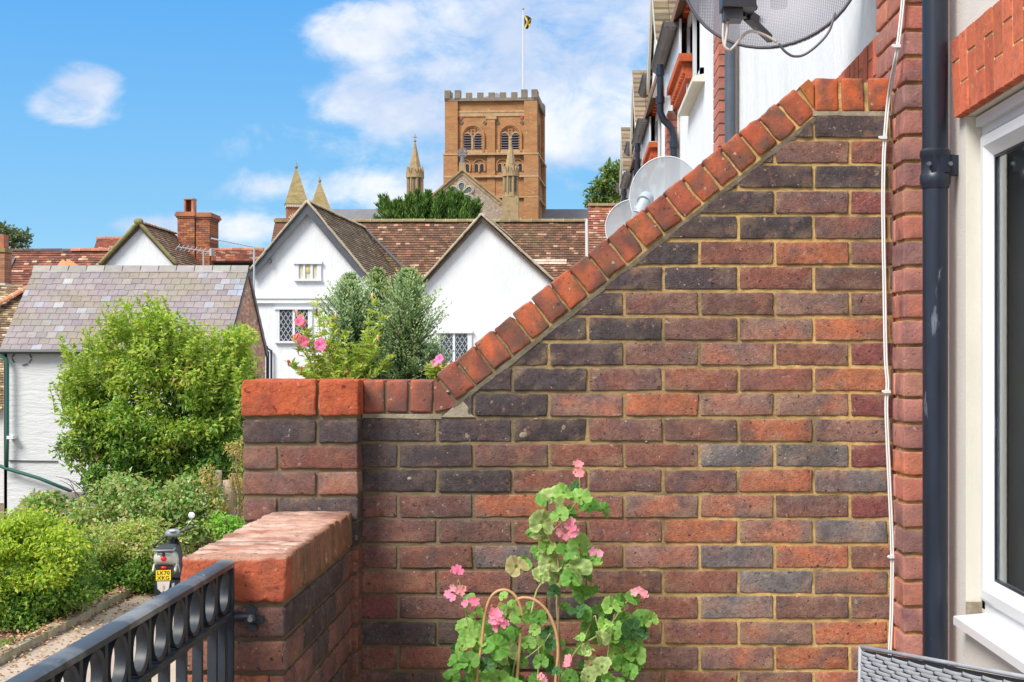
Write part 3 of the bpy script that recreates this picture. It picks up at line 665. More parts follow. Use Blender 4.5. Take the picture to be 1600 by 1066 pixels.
    t.build('gable_tiles', M_TILEG, rf)
    g = MB(); g.prism([V(x0+.06, yc-hw, 3.12), V(x0+.06, yc+hw, 3.12), V(x0+.06, yc+hw, ze-.05), V(x0+.06, yc, zr-.1), V(x0+.06, yc-hw, ze-.05)], (.9, 0, 0)); g.build('gable_wall', M_WHITE, root)
    g = MB()
    for sgn in (-1, 1):
        a_ = V(x0-.0, yc+sgn*hw*1.1, ze-.12); b_ = V(x0, yc, zr-.02)
        g.prism([a_, b_, b_+V(0,0,-.17), a_+V(0,0,-.17)], (.03, 0, 0))
    g.build('bargeboard', M_CREAMW, root)
    return root
def glass_mat():
    m = bpy.data.materials.new('window_glass'); m.use_nodes = True; b = m.node_tree.nodes['Principled BSDF']
    b.inputs['Base Color'].default_value = (.9,.95,.93,1); b.inputs['Roughness'].default_value = .02; b.inputs['Transmission Weight'].default_value = 1.0; b.inputs['IOR'].default_value = 1.6
    return m
house(0, 'nearest house, cream rendered, with the white framed window, red brick arch and black downpipe')
house(1, 'white rendered house just beyond the tall brick wall, behind the mesh dish')
house(2, 'second house beyond the brick wall, with brown gable tiles and a swan neck pipe')
house(3, 'third house beyond the brick wall, its small gable patched with yellow lichen')
house(4, 'farthest house of the terrace, only its gutter and pipe showing beside the tree')
# ------------------------------------------------------------------ white cable clipped to the brick wall
def wall_cable():
    pts = [(1413,-20,3.955),(1407,40,3.955),(1401,85,3.96),(1396,110,4.0),(1389,150,4.08),(1384,200,4.09),(1381,250,4.092),(1380,330,4.092),(1382,450,4.092),(1384,560,4.092),(1387,600,4.09),(1385,640,4.092),(1390,760,4.092),(1394,860,4.092),(1393,960,4.092),(1390,1040,4.09),(1390,1200,4.09)]
    sm = []
    for i in range(len(pts)-1):
        for t in (0, .25, .5, .75):
            p0 = pts[max(i-1,0)]; p1 = pts[i]; p2 = pts[i+1]; p3 = pts[min(i+2, len(pts)-1)]
            sm.append([.5*(2*p1[q]+(p2[q]-p0[q])*t+(2*p0[q]-5*p1[q]+4*p2[q]-p3[q])*t*t+(3*p1[q]-p0[q]-3*p2[q]+p3[q])*t**3) for q in range(3)])
    root = empty('cable', P(1385, 600, 4.09), 'white twin cable clipped up the right end of the tall brick wall', 'cable')
    m = MB()
    for dx in (-1.7, 1.7): m.tube([P(x+dx, y, Y) for x, y, Y in sm], .0029, 8)
    m.build('sheath', mat('white_cable', (.72,.72,.70), rough=.5), root, smooth=True)
    for (x, y) in ((1380,215),(1385.5,612),(1394,870),(1401,72)):
        m = MB(); c = P(x, y, 4.086 if y > 100 else 3.95); m.obox(c, (.011,0,0), (0,.004,0), (0,0,.0045)); m.ellip(c+V(-.011,-.001,0), (.004,0,0), (0,.004,0), (0,0,.004), 8, 5); m.build('clip', M_UPVC, root)
wall_cable()
# ------------------------------------------------------------------ satellite dishes
def mesh_mat():
    m = bpy.data.materials.new('perforated_steel'); m.use_nodes = True; nt = m.node_tree; N = nt.nodes; L = nt.links; b = N['Principled BSDF']
    b.inputs['Base Color'].default_value = (.13,.13,.155,1); b.inputs['Roughness'].default_value = .5; b.inputs['Metallic'].default_value = .3
    uv = N.new('ShaderNodeTexCoord'); sp = N.new('ShaderNodeSeparateXYZ'); L.new(uv.outputs['Object'], sp.inputs[0])
    def sn(sock, k):
        a = N.new('ShaderNodeMath'); a.operation = 'MULTIPLY'; L.new(sock, a.inputs[0]); a.inputs[1].default_value = k
        s = N.new('ShaderNodeMath'); s.operation = 'SINE'; L.new(a.outputs[0], s.inputs[0]); return s.outputs[0]
    pr = N.new('ShaderNodeMath'); pr.operation = 'MULTIPLY'; k = 2*math.pi/.0115
    L.new(sn(sp.outputs[0], k), pr.inputs[0]); L.new(sn(sp.outputs[2], k), pr.inputs[1])
    ab = N.new('ShaderNodeMath'); ab.operation = 'ABSOLUTE'; L.new(pr.outputs[0], ab.inputs[0])
    gt = N.new('ShaderNodeMath'); gt.operation = 'LESS_THAN'; L.new(ab.outputs[0], gt.inputs[0]); gt.inputs[1].default_value = .80
    L.new(gt.outputs[0], b.inputs['Alpha']); return m
def bowl(n, up, rad_x, rad_z, depth, c, thick=.0, nr=12, na=48, rim=.01):
    n = n.normalized(); sx = up.cross(n).normalized(); uz = n.cross(sx)
    m = MB(); vs = []
    for i in range(nr+1):
        t = i/nr
        for k in range(na):
            a = 2*math.pi*k/na; vs.append(c+sx*math.cos(a)*rad_x*t+uz*math.sin(a)*rad_z*t+n*depth*t*t)
    fs = [(i*na+k, i*na+(k+1) % na, (i+1)*na+(k+1) % na, (i+1)*na+k) for i in range(nr) for k in range(na)]
    m.add(vs, fs)
    if thick:
        m.add([v-n*thick for v in vs], [f[::-1] for f in fs])
        e = nr*na; b = len(vs); m.f += [(e+k, e+(k+1) % na, b+e+(k+1) % na, b+e+k) for k in range(na)]
    rimpts = [c+sx*math.cos(2*math.pi*k/na)*rad_x+uz*math.sin(2*math.pi*k/na)*rad_z+n*depth for k in range(na+1)]
    return m, rimpts, sx, uz
def big_dish():
    P_R = .325; qs = .795
    c = P(1206, -62, 4.86); n = V(-.34, -1, .12).normalized()
    root = empty('satellite_dish', c, 'large dark perforated mesh satellite dish with its arm at the top of the picture', 'satellite dish')
    m, rim, sx, uz = bowl(n, V(0,0,1), P_R, P_R*.97, .068, c-n*.068)
    m.build('reflector', mesh_mat(), root, smooth=True)
    m = MB(); m.tube(rim, .0055, 8, cap=False); m.build('rim', mat('dish_rim', (.05,.045,.06), rough=.5), root, smooth=True)
    # folded back edge seen at lower right as a darker mesh band
    band = MB(); na = 48; q = [(p, p-n*.055+(p-(c)).normalized()*(-.012)) for p in rim]
    vs = [v for a in q for v in a]; band.add(vs, [(2*i, 2*i+1, 2*i+3, 2*i+2) for i in range(len(q)-1)]); band.build('rim_flange', mesh_mat(), root, smooth=True)
    dm = mat('dish_plastic', (.03,.034,.045), rough=.45)
    lo = c-uz*.295+n*.02; ln = P(1160, 20, 5.62*qs); m = MB(); m.bar(lo+V(0,-.02,0), ln, .018, .026, (0,0,1)); 
    m.bar(P(1182, 34, 5.72*qs), P(1168, 24, 5.66*qs), .024, .034); m.build('arm', dm, root)
    m = MB(); l0 = P(1155, 30, 5.58*qs); m.obox(l0+V(-.005,0,.055), (.055,.01,0), (0,.05,0), (0,0,.028)); m.obox(l0+V(-.022,0,.015), (.030,0,0), (0,.035,0), (0,0,.022)); m.tube([l0+V(.0,0,.08), l0+V(.01,.12,.16)], .03, 14)
    m.build('receiver', dm, root, smooth=True, sharp=30)
    wh = mat('pale_cable', (.55,.53,.48), rough=.6); m = MB()
    def spline(pp, Y):
        out = []
        for i in range(len(pp)-1):
            for t in (0, .2, .4, .6, .8):
                a = pp[max(i-1,0)]; b_ = pp[i]; d = pp[i+1]; e = pp[min(i+2, len(pp)-1)]
                out.append([.5*(2*b_[q]+(d[q]-a[q])*t+(2*a[q]-5*b_[q]+4*d[q]-e[q])*t*t+(3*b_[q]-a[q]-3*d[q]+e[q])*t**3) for q in range(2)])
        out.append(pp[-1]); return [P(x, y, Y) for x, y in out]
    m.tube(spline([(1133,22),(1130,45),(1131,68),(1138,79),(1148,72),(1162,55),(1175,49),(1195,55),(1214,66)], 5.6*qs), .0045, 6); m.tube(spline([(1139,22),(1136,50),(1133,72),(1139,78)], 5.58*qs), .0045, 6)
    m.build('white_cable', wh, root, smooth=True)
    m = MB(); m.tube(spline([(1217,68),(1226,80),(1240,88),(1258,85),(1280,68),(1296,48),(1305,20)], 5.9*qs), .0045, 6); m.build('grey_cable', mat('grey_cable', (.12,.12,.14), rough=.6), root, smooth=True)
    m = MB(); m.tube([c-n*.10, V(XF+.01, c.y+.2, c.z+.02)], .022, 12); m.tube([c-n*.13+V(0,0,-.12), c-n*.13+V(0,0,.12)], .03, 12); m.build('wall_mount', dm, root, smooth=True)
    m = MB(); m.ellip(c-uz*.165+sx*(-.06)-n*.0, (.014,0,0), (0,.012,0), (0,0,.014), 10, 6); m.build('fixing', dm, root)
big_dish()
def clear_mat():
    m = bpy.data.materials.new('frosted_acrylic'); m.use_nodes = True; nt = m.node_tree; N = nt.nodes; L = nt.links; b = N['Principled BSDF']
    b.inputs['Base Color'].default_value = (.40,.44,.48,1); b.inputs['Roughness'].default_value = .25
    t = N.new('ShaderNodeBsdfTransparent'); t.inputs[0].default_value = (.9,.94,.96,1); ms = N.new('ShaderNodeMixShader'); ms.inputs[0].default_value = .86
    L.new(t.outputs[0], ms.inputs[1]); L.new(b.outputs[0], ms.inputs[2]); L.new(ms.outputs[0], N['Material Output'].inputs[0]); return m
M_CLEAR = clear_mat()
def clear_dishes():
    for (px, py, Y, rx, rz, lab) in ((1040, 306, 11.0, .29, .315, 'larger clear plastic satellite dish seen above the sloping brick coping'),
                                     (987, 355, 11.3, .22, .225, 'smaller clear plastic satellite dish in front of the red tiled roof')):
        c = P(px, py, Y); n = V(-.25, -1, .05).normalized()
        root = empty('satellite_dish', c, lab, 'satellite dish')
        m, rim, sx, uz = bowl(n, V(0,0,1), rx, rz, .05, c-n*.05); m.build('reflector', M_CLEAR, root, smooth=True)
        m = MB(); m.tube(rim, .0035, 6, cap=False); m.build('rim', mat('acrylic_rim', (.68,.74,.78), rough=.3), root, smooth=True)
        if rx > .25:
            m = MB(); a = P(1000, 325, 10.9); b_ = P(1011, 309, 10.98)
            m.tube([P(995, 345, 10.95), a, ], [.05,.05], 16); m.tube([a+V(-.01,0,-.05), P(1008, 314, 10.93)], [.052,.045], 16); m.tube([P(1006, 316, 10.93), b_], .058, 18)
            m.build('mount', mat('grey_mount', (.36,.42,.47), rough=.45), root, smooth=True, sharp=40)
            m = MB(); m.tube([c+V(.02,.02,-.1), V(XF+.01, Y+.3, c.z-.15)], .02, 10); m.build('wall_bracket', M_GUTTER, root)
        else:
            m = MB(); m.tube([c+V(.05,.05,-.05), P(1003, 340, 11.25), P(1003, 325, 11.2)], .02, 10); m.tube([P(1003, 325, 11.2), V(XF+.01, 11.5, 1.1)], .02, 10); m.build('wall_bracket', M_GUTTER, root)
clear_dishes()
# ------------------------------------------------------------------ rattan chair
def chair():
    Y0 = 2.55
    tl = P(1347, 1012, Y0); tr = P(1640, 1066, 2.15)
    root = empty('rattan_chair', (tl.x+.25, 2.5, -1.5), 'grey woven rattan chair back in the bottom right corner', 'chair')
    d = (tr-tl); Lw = .60; d.normalize(); up = V(0, .10, -1).normalized(); nn = d.cross(up).normalized()
    if nn.y > 0: nn = -nn
    gm = mat('grey_rattan', (.30,.31,.335), rough=.45, var=.25, vscale=30, bump=.2, bscale=200, bdist=.001)
    def pt(u, v): return tl+d*u+up*v+nn*(.012*math.sin(math.pi*u/Lw))
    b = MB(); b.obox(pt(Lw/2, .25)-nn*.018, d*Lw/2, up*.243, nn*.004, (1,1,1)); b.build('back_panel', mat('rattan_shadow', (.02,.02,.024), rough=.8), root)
    m = MB(); ph = .0072; pw = .046; rows = 44; 
    for r_ in range(rows):
        v = .010+r_*ph*1.0
        off = (r_ % 2)*pw/2*1.0 + (r_//2 % 2)*pw*.25
        u = -off
        while u < Lw:
            a, e = max(u, 0), min(u+pw*.93, Lw)
            if e-a > .006:
                rings = []
                for t in (0, .15, .5, .85, 1):
                    uu = a+(e-a)*t; h = [0, .75, 1, .75, 0][int(round(t*4)) if t in (0, .5, 1) else (1 if t < .5 else 3)]
                    ctr = pt(uu, v+.0015*(t-.5)*2)+nn*(.001+.0035*h); rings.append([ctr+up*(-ph*.47), ctr+nn*.0018, ctr+up*(ph*.47), ctr-nn*.004])
                m.loft(rings, vary((1,1,1), .1))
            u += pw
    m.build('weave', gm, root, smooth=True, sharp=60)
    e = MB(); e.tube([pt(-.004, -.001), pt(Lw, -.001)], .0038, 8); e.tube([pt(-.004, -.002), pt(-.004, .42)], .0045, 8)
    e.build('frame', gm, root, smooth=True)
    s = MB(); c0 = pt(Lw/2, .45)+nn*.24; s.obox(c0, d*Lw/2, nn*.26, (0,0,.03)); s.build('seat', gm, root)
    for sx in (0, 1):
        for sn in (0, 1):
            l = MB(); q = pt(.03+sx*(Lw-.06), .45)+nn*(.02+sn*.44); l.bar(V(q.x, q.y, -1.495), V(q.x, q.y, q.z), .04, .04, (0,1,0)); l.build('leg', gm, root)
chair()
# ------------------------------------------------------------------ terrace floor
def slab():
    m = MB(); m.box(-.87, XF, .6, YW+.01, -1.7, -1.5, (.3,.28,.25)); m.box(-.87, XF, YW+.2, 9, -1.7, -1.5, (.3,.28,.25))
    o = m.build('terrace_floor', mat('paving', (.30,.28,.25), rough=.9, var=.2, bump=.3)); o['kind'] = 'structure'
slab()
# ------------------------------------------------------------------ roofs and houses in the middle distance
def tiles(mb, A, B, C, D, tw, g, colf, th=.02, lift=.03, keep=None, jit=.004, slate=False):
    """tiled slope: A,B lower edge, D,C upper edge"""
    A, B, C, D = map(Vector, (A, B, C, D))
    nrm = (B-A).cross(D-A).normalized()
    if nrm.z < 0: nrm = -nrm
    nv = max(1, round(((D-A).length+(C-B).length)/2/g)); nu = max(1, round(max((B-A).length, (C-D).length)/tw))
    def pt(u, v): return (A.lerp(B, u)).lerp(D.lerp(C, u), v)
    gap = .035
    for j in range(nv):
        off = .5*(j % 2)
        for i in range(-1, nu+1):
            u0 = max(0, (i+off+gap/2)/nu); u1 = min(1, (i+1+off-gap/2)/nu)
            if u1-u0 < .1/nu: continue
            v0 = j/nv; v1 = min(1.0, (j+1.12)/nv)
            if keep and not keep((u0+u1)/2, (v0+v1)/2): continue
            dz = random.uniform(0, jit); dv = random.uniform(-.06, .06)/nv
            a, b, c, d = pt(u0, max(0, v0+dv)), pt(u1, max(0, v0+dv+random.uniform(-.03,.03)/nv)), pt(u1, v1), pt(u0, v1)
            lo = nrm*(lift+dz); hi = nrm*(.004+dz)
            vs = [a, b, a+lo, b+lo, c+hi, d+hi]
            mb.add(vs, [(0,1,3,2), (2,3,4,5), (0,2,5), (1,4,3)], colf(i, j, u0, v0))
def ridge(mb, a, b, r=.11, n=None, col=(.3,.13,.08), seg=.33, lip=True):
    a = Vector(a); b = Vector(b); L_ = (b-a).length; n = n or max(1, int(L_/seg)); d = (b-a)/n; sd = d.cross(V(0,0,1)).normalized()
    for i in range(n):
        p = a+d*i; q = p+d*.97; z = V(0,0,random.uniform(-.008,.008)); rings = []
        for e in (p, q): rings.append([e+z+sd*math.cos(t)*r+V(0,0,math.sin(t)*r*.85-.03) for t in [math.pi*k/6 for k in range(7)]])
        mb.loft(rings, vary(col, .25))
        if lip: mb.loft([[e+z+sd*math.cos(t)*r*1.12+V(0,0,math.sin(t)*r*.98-.03) for t in [math.pi*k/6 for k in range(7)]] for e in (q, p+d)], (.52,.45,.33))
def tilecol(pal, w, hi=.07, hicol=(.50,.31,.22)):
    def f(i, j, u, v):
        n = noise.noise(V(i*.11, j*.17, w)); 
        c = pal[int((n*.9+.5+random.uniform(-.25,.25))*len(pal)) % len(pal)]
        if random.random() < hi*(1+3*max(0, noise.noise(V(i*.3, j*.5, w+9)))): c = hicol
        return vary(c, .22)
    return f
def lattice_window(root, x0, x1, y, z0, z1, lights=2, lattice=True, proud=.06, blind=False, pane=.13):
    fr = MB(); t = .075; xm = [x0+(x1-x0)*i/lights for i in range(lights+1)]
    fr.box(x0-.10, x1+.10, y-proud-.05, y+.05, z1, z1+.08); fr.box(x0-.08, x1+.08, y-proud-.05, y+.05, z0-.07, z0)
    for i, xx in enumerate(xm): fr.box(xx-t*(.5 if 0 < i < lights else .9), xx+t*(.5 if 0 < i < lights else .9), y-proud, y+.05, z0, z1)
    w = fr.build('window', M_UPVC, root)
    g = MB(); g.box(x0, x1, y-.02, y+.02, z0, z1); g.build('glass', M_BLIND if blind else M_GLASSD, w)
    if lattice:
        l = MB()
        for i in range(lights):
            a, b = xm[i]+t*.5, xm[i+1]-t*.5; h = z1-z0; wd = b-a
            n = int((wd+h)/pane)+1
            for k in range(-n, n+1):
                for s in (1, -1):
                    # line x = c + s*.62*z
                    cx = a+k*pane; pts = []
                    m_ = .62*s
                    zs = sorted([max(z0, min(z1, z0+(a-cx)/m_)), max(z0, min(z1, z0+(b-cx)/m_))])
                    if zs[1]-zs[0] > .03: l.bar((cx+m_*(zs[0]-z0), y-.03, zs[0]), (cx+m_*(zs[1]-z0), y-.03, zs[1]), .02, .02, (0,1,0))
        l.build('lead_lattice', mat('lead_came', (.42,.45,.48), rough=.6) if 'lead_came' not in bpy.data.materials else bpy.data.materials['lead_came'], w)
    return w
PALT = [(.15,.078,.046), (.19,.09,.054), (.125,.068,.042), (.21,.10,.058), (.11,.064,.042), (.16,.092,.052)]
PALB = [(.20,.13,.07), (.16,.10,.055), (.25,.17,.10), (.13,.085,.05), (.22,.14,.08)]
PALR = [(.36,.13,.07), (.28,.09,.055), (.22,.085,.06), (.32,.14,.085)]
def white_house():
    YG = 44.0; K = F/YG
    X = lambda px, Y=YG: (px-VX)*Y/F
    Z = lambda py, Y=YG: (VY-py)*Y/F
    root = empty('gabled_house', (X(620), YG+3, -4), 'white rendered house with two steep gables and a long brown tiled roof', 'house')
    # main roof slope
    rz = Z(347, 52.7); ry = 52.7; pitch = 1.18; yb = 46.5
    r = MB(); xa, xb = (430-VX)*52.7/F, (914-VX)*52.7/F
    zl = rz-(ry-yb)*pitch
    tiles(r, (xa, yb, zl), (xb, yb, zl), (xb, ry, rz), (xa, ry, rz), .17, .125, tilecol(PALT, 1.0, .05, (.42,.25,.17)), lift=.035)
    r.hexa([(xa,yb,zl-.2),(xb,yb,zl-.2),(xb,ry+9,zl-.2),(xa,ry+9,zl-.2),(xa,ry-.01,rz-.05),(xb,ry-.01,rz-.05),(xb,ry+.2,rz-.05),(xa,ry+.2,rz-.05)], (.12,.07,.05))
    rf = r.build('main_roof', M_TILE, root)
    m = MB(); ridge(m, (xa, ry, rz+.03), (xb, ry, rz+.03), r=.14, col=(.22,.17,.08), seg=.40); m.build('ridge_tiles', M_TILE, rf)
    # lead flashing at the right end and the redder roof beyond
    m = MB(); x2 = (1010-VX)*51.8/F; rz2 = Z(322, 51.8)
    zb2 = rz2-(51.8-46.5)*1.18
    tiles(m, (xb+.12, 46.5, zb2), (x2, 46.5, zb2), (x2, 51.8, rz2), (xb+.12, 51.8, rz2), .17, .125, tilecol(PALR, 5.0, .16, (.48,.30,.22)), lift=.04)
    m.hexa([(xb+.1,46.5,zb2-.1),(x2,46.5,zb2-.1),(x2,62,zb2-.1),(xb+.1,62,zb2-.1),(xb+.1,51.79,rz2-.05),(x2,51.79,rz2-.05),(x2,52,rz2-.05),(xb+.1,52,rz2-.05)], (.2,.08,.05))
    f2 = m.build('end_roof', M_TILE, root); m = MB(); ridge(m, (xb+.1, 51.8, rz2+.02), (x2, 51.8, rz2+.02), r=.13, col=(.30,.16,.08)); m.build('ridge_tiles', M_TILE, f2)
    m = MB(); a = V(xb+.06, ry, rz+.1); b = V(xb+.06, yb, zl+.1); m.bar(a, b, .11, .06); m.build('lead_flashing', mat('pale_lead', (.45,.47,.5), rough=.5), root)
    m = MB(); tiles(m, (X(828,50), 51.2, rz-(ry-51.2)*pitch+.05), (X(885,50), 51.2, rz-(ry-51.2)*pitch+.05), (X(885,50), 51.35, rz-(ry-51.35)*pitch+.08), (X(828,50), 51.35, rz-(ry-51.35)*pitch+.08), .17, .15, lambda *a: vary((.62,.45,.36), .1), lift=.03)
    m.build('pale_tile_row', M_TILE, rf)
    # brick stack stump beside left gable
    m = MB(); m.box(X(430,50), X(452,50), 50, 50.8, 2, Z(341,50), (.26,.12,.08)); m.box(X(428,50), X(454,50), 49.95, 50.85, Z(347,50), Z(343,50), (.3,.2,.1)); m.build('chimney', M_FARBRICK, rf)
    def gable(ax, az, lx, lz, rx, rz_, dirx, length, name_, ddz=0.0, board=True, pal=PALB, sd=3):
        """gable front polygon at YG; ridge and slopes run back along (dirx, 1)"""
        g = MB(); pts = [V(X(lx)+.1, YG, -4), V(X(rx)-.1, YG, -4), V(X(rx)-.02, YG, Z(rz_)-.04), V(X(ax), YG, Z(az)-.06), V(X(lx)+.02, YG, Z(lz)-.04)]
        g.prism(pts, (dirx*6, 6, 0)); w_ = g.build(name_, M_WHITE, root)
        dv = V(dirx, 1, 0)*length+V(0, 0, ddz); t = MB(); ap = V(X(ax), YG-.22, Z(az)); le = V(X(lx), YG-.22, Z(lz)); re = V(X(rx), YG-.22, Z(rz_))
        tiles(t, re, re+dv, ap+dv, ap, .17, .12, tilecol(pal, sd, .03, (.4,.33,.22)), lift=.03)
        tiles(t, le+dv, le, ap, ap+dv, .17, .12, tilecol(pal, sd+1, .03), lift=.03)
        t.prism([ap+V(0,.02,-.04), re+V(0,.02,-.04), re+V(0,.02,-.12), ap+V(0,.02,-.17), le+V(0,.02,-.12), le+V(0,.02,-.04)], dv-V(0,.02,0), (.10,.07,.05))
        rf_ = t.build('gable_roof', M_TILE, root)
        m = MB(); ridge(m, ap+V(0,0,.03), ap+dv+V(0,0,.03), r=.11, col=(.34,.28,.17), seg=.3); m.build('ridge_tiles', M_RIM, rf_)
        # mortared verge
        m = MB()
        for e in (le, re):
            n = 22; prev = None
            pts2 = [e.lerp(ap, i/n)+V(0, -.03, .05+.02*noise.noise(V(i*.9, sd, e.x))) for i in range(n+1)]
            m.tube(pts2, [.036+.012*random.random() for _ in pts2], 6)
        m.build('verge', M_RIM, rf_, smooth=True)
        if board:
            m = MB()
            for e in (le, re): m.prism([e+V(0,.0,-.03), ap+V(0,.0,-.02), ap+V(0,.0,-.36), e+V(0,.0,-.30)], (0, .04, 0))
            m.box(X(421), X(425), YG-.20, YG, Z(411), Z(405)); m.box(X(548), X(552), YG-.20, YG, Z(402), Z(396)); m.build('bargeboard', M_WOODD, rf_)
        return w_
    gable(482, 318, 394, 424, 622, 487, .055, 8.7, 'left_gable', board=True)
    gable(753, 338, 657, 446, 868, 443, .06, 8.3, 'right_gable', board=False, pal=[(.26,.21,.12),(.20,.15,.09),(.32,.26,.17)], sd=8)
    # jetty moulding and lower wall, windows
    m = MB(); m.box(X(398), X(600), YG-.10, YG+.1, Z(474), Z(467)); m.box(X(398), X(600), YG-.14, YG+.1, Z(467), Z(465)); m.build('jetty_beam', M_WHITE, root)
    lattice_window(root, X(464), X(499), YG, Z(436), Z(413), lights=3, lattice=False, blind=True)
    lattice_window(root, X(434), X(485), YG, Z(533), Z(484), lights=2, pane=.15)
    lattice_window(root, X(685), X(734), YG, Z(567), Z(521), lights=2, pane=.15)
    m = MB(); m.ellip((X(481.5), YG-.03, Z(422)), (.09,0,0), (0,.02,0), (0,0,.11), 12, 6, (.5,.42,.2)); m.build('window_disc', mat('amber_disc', (.55,.45,.22), rough=.5), root)
    m = MB(); m.tube([(X(425), YG-.1, -4), (X(425), YG-.1, Z(548)), (X(419), YG-.1, Z(545)), (X(418), YG-.1, Z(541))], .035, 8); m.build('downpipe', M_PIPE, root)
    m = MB(); a = P(571, 358, 52.2); b_ = P(653, 442, 50.4); m.tube([a, b_], .05, 6); m.build('valley', M_WOODD, rf)
white_house()
def tv_aerial(px, py, Y, lab, ln=1.2, base=(0,0), yag=True, mast_bottom=None, box=False):
    top = P(px, py, Y); root = empty('tv_aerial', V(top.x, Y, mast_bottom), lab, 'tv aerial')
    mt = bpy.data.materials.get('aerial_metal') or mat('aerial_metal', (.55,.57,.6), rough=.4, metallic=.6)
    m = MB(); m.tube([V(top.x, Y, mast_bottom), top], .028, 8); m.build('mast', mt, root)
    if yag:
        m = MB(); a = top+V(-.75, -.3, .10) ; b = top+V(.25, .1, -.05); m.tube([a, b], .018, 6); m.build('boom', mt, root)
        m = MB()
        for i in range(9):
            q = a.lerp(b, i/8); m.tube([q+V(-.04,-.12,-.10), q+V(.04,.12,.10)], .008, 5)
        m.obox(b, (.03,0,0), (0,.2,0), (0,0,.12)); m.build('elements', mt, root)
    else:
        m = MB(); m.tube([top+V(-1.15, -.2, .22), top+V(0,0,.0)], .02, 6); m.build('boom', mt, root)
        m = MB()
        for i in range(12):
            q = (top+V(-1.12,-.2,.215)).lerp(top, i/12); m.tube([q+V(0,-.1,-.03), q+V(0,.1,.03)], .006, 5)
        m.build('elements', mt, root)
    return root
def slate_building():
    x0, x1 = -14.07, -8.49; y0, y1 = 34.0, 38.4; ze, zr = .27, 2.42; ym = 36.2
    root = empty('slate_roof_building', ((x0+x1)/2, ym, -4), 'whitewashed brick outbuilding with a purple grey slate roof behind the large bush', 'outbuilding')
    w = MB(); w.box(x0+.06, x1-.12, y0+.10, y1-.1, -4, ze); w.build('wall', M_WHITEBRICK, root)
    # painted brick courses: real shallow bricks on the visible front
    g = MB(); cols = [(.56,.27,.17),(.50,.23,.15),(.62,.33,.21),(.46,.25,.18),(.60,.40,.29)]
    z = -4.0; k = 0
    while z < zr-.1:
        half = 2.1 if z+.04 < ze else max(0, 2.15*(zr-z-.05)/(zr-ze))-.05
        y = ym-half; off = .11 if k % 2 else .0; first = True
        while y < ym+half-.03:
            e = min(y+(.215-off if first else .215), ym+half); g.box(x1-.12, x1-.035-random.uniform(0,.006), y, e-.012, z, z+.063, vary(random.choice(cols), .2)); y = e+.0; first = False
        z += .075; k += 1
    g.build('gable_bricks', M_FARBRICK, root)
    g = MB(); g.prism([V(x1-.13, ym-2.1, -4), V(x1-.13, ym+2.1, -4), V(x1-.13, ym+2.1, ze), V(x1-.13, ym, zr-.06), V(x1-.13, ym-2.1, ze)], (.085, 0, 0)); g.prism([V(x0+.05, ym-2.1, -4), V(x0+.05, ym+2.1, -4), V(x0+.05, ym+2.1, ze), V(x0+.05, ym, zr-.06), V(x0+.05, ym-2.1, ze)], (.085, 0, 0)); g.build('gable_mortar', mat('pale_mortar', (.42,.36,.27), rough=.9), root)
    pal = [(.245,.205,.215), (.265,.22,.228), (.225,.19,.205), (.25,.205,.21), (.27,.235,.23), (.23,.20,.205)]
    def cf(i, j, u, v):
        c = random.choice(pal)
        if random.random() < .06: c = (.30,.30,.33)
        if u > .93 and v > .6: c = (.29,.31,.37)
        if random.random() < .015: c = (.40,.40,.40)
        n = noise.noise(V(u*5, v*4, 2.2))
        if n > .05: c = lerp(c, (.24,.20,.15), min(.8, n*2.5))
        return vary(c, .08)
    s = MB(); tiles(s, (x0, y0-.06, ze-.04), (x1, y0-.06, ze-.04), (x1, ym, zr), (x0, ym, zr), .255, .232, cf, lift=.016, jit=.004)
    tiles(s, (x1, y1+.06, ze-.04), (x0, y1+.06, ze-.04), (x0, ym, zr), (x1, ym, zr), .255, .232, cf, lift=.016)
    s.prism([V(x0, y0-.04, ze-.045), V(x0, ym, zr-.01), V(x0, y1+.04, ze-.045), V(x0, y1+.04, ze-.10), V(x0, ym, zr-.10), V(x0, y0-.04, ze-.10)], (x1-x0, 0, 0), (.05,.045,.045))
    rf = s.build('roof', M_SLATE, root)
    m = MB()
    for i in range(12):
        a = x0-.02+(x1-x0+.04)*i/12; b = a+(x1-x0)/12-.02
        c = vary((.30,.28,.26), .15)
        m.hexa([(a,ym-.16,zr-.14),(b,ym-.16,zr-.14),(b,ym+.16,zr-.14),(a,ym+.16,zr-.14),(a,ym-.03,zr+.05),(b,ym-.03,zr+.05),(b,ym+.03,zr+.05),(a,ym+.03,zr+.05)], c)
    m.build('ridge', M_SLATE, rf)
    m = MB(); m.tube([(x0-.02, y0-.11, ze-.06), (x1+.02, y0-.11, ze-.075)], .055, 8, (.1,.1,.1)); m.build('gutter', mat('dark_gutter', (.035,.045,.045), rough=.5), root)
    gp = mat('green_pipe', (.02,.11,.09), rough=.45)
    def pp(px, py, Y=33.92): return P(px, py, Y)
    m = MB(); m.tube([pp(3,548), pp(3,556), pp(10,562), pp(11,570), pp(11,690), pp(10,730)], .05, 8)
    m.tube([pp(0,728), pp(12,733), pp(60,747), pp(112,768)], .045, 8); m.build('green_downpipe', gp, root, smooth=True)
    m = MB(); m.box(pp(12,0).x, pp(22,0).x, 33.85, 34.1, pp(0,686).z, pp(0,681).z); m.build('floodlight', M_UPVC, root)
    m = MB(); m.bar(pp(14,720,34.08), pp(90,721,34.08), .03, .03); m.build('wall_cable', M_GUTTER, root)
    # octagon of loose render near the eaves
    m = MB(); c = pp(34, 560, 34.08); rr = .17
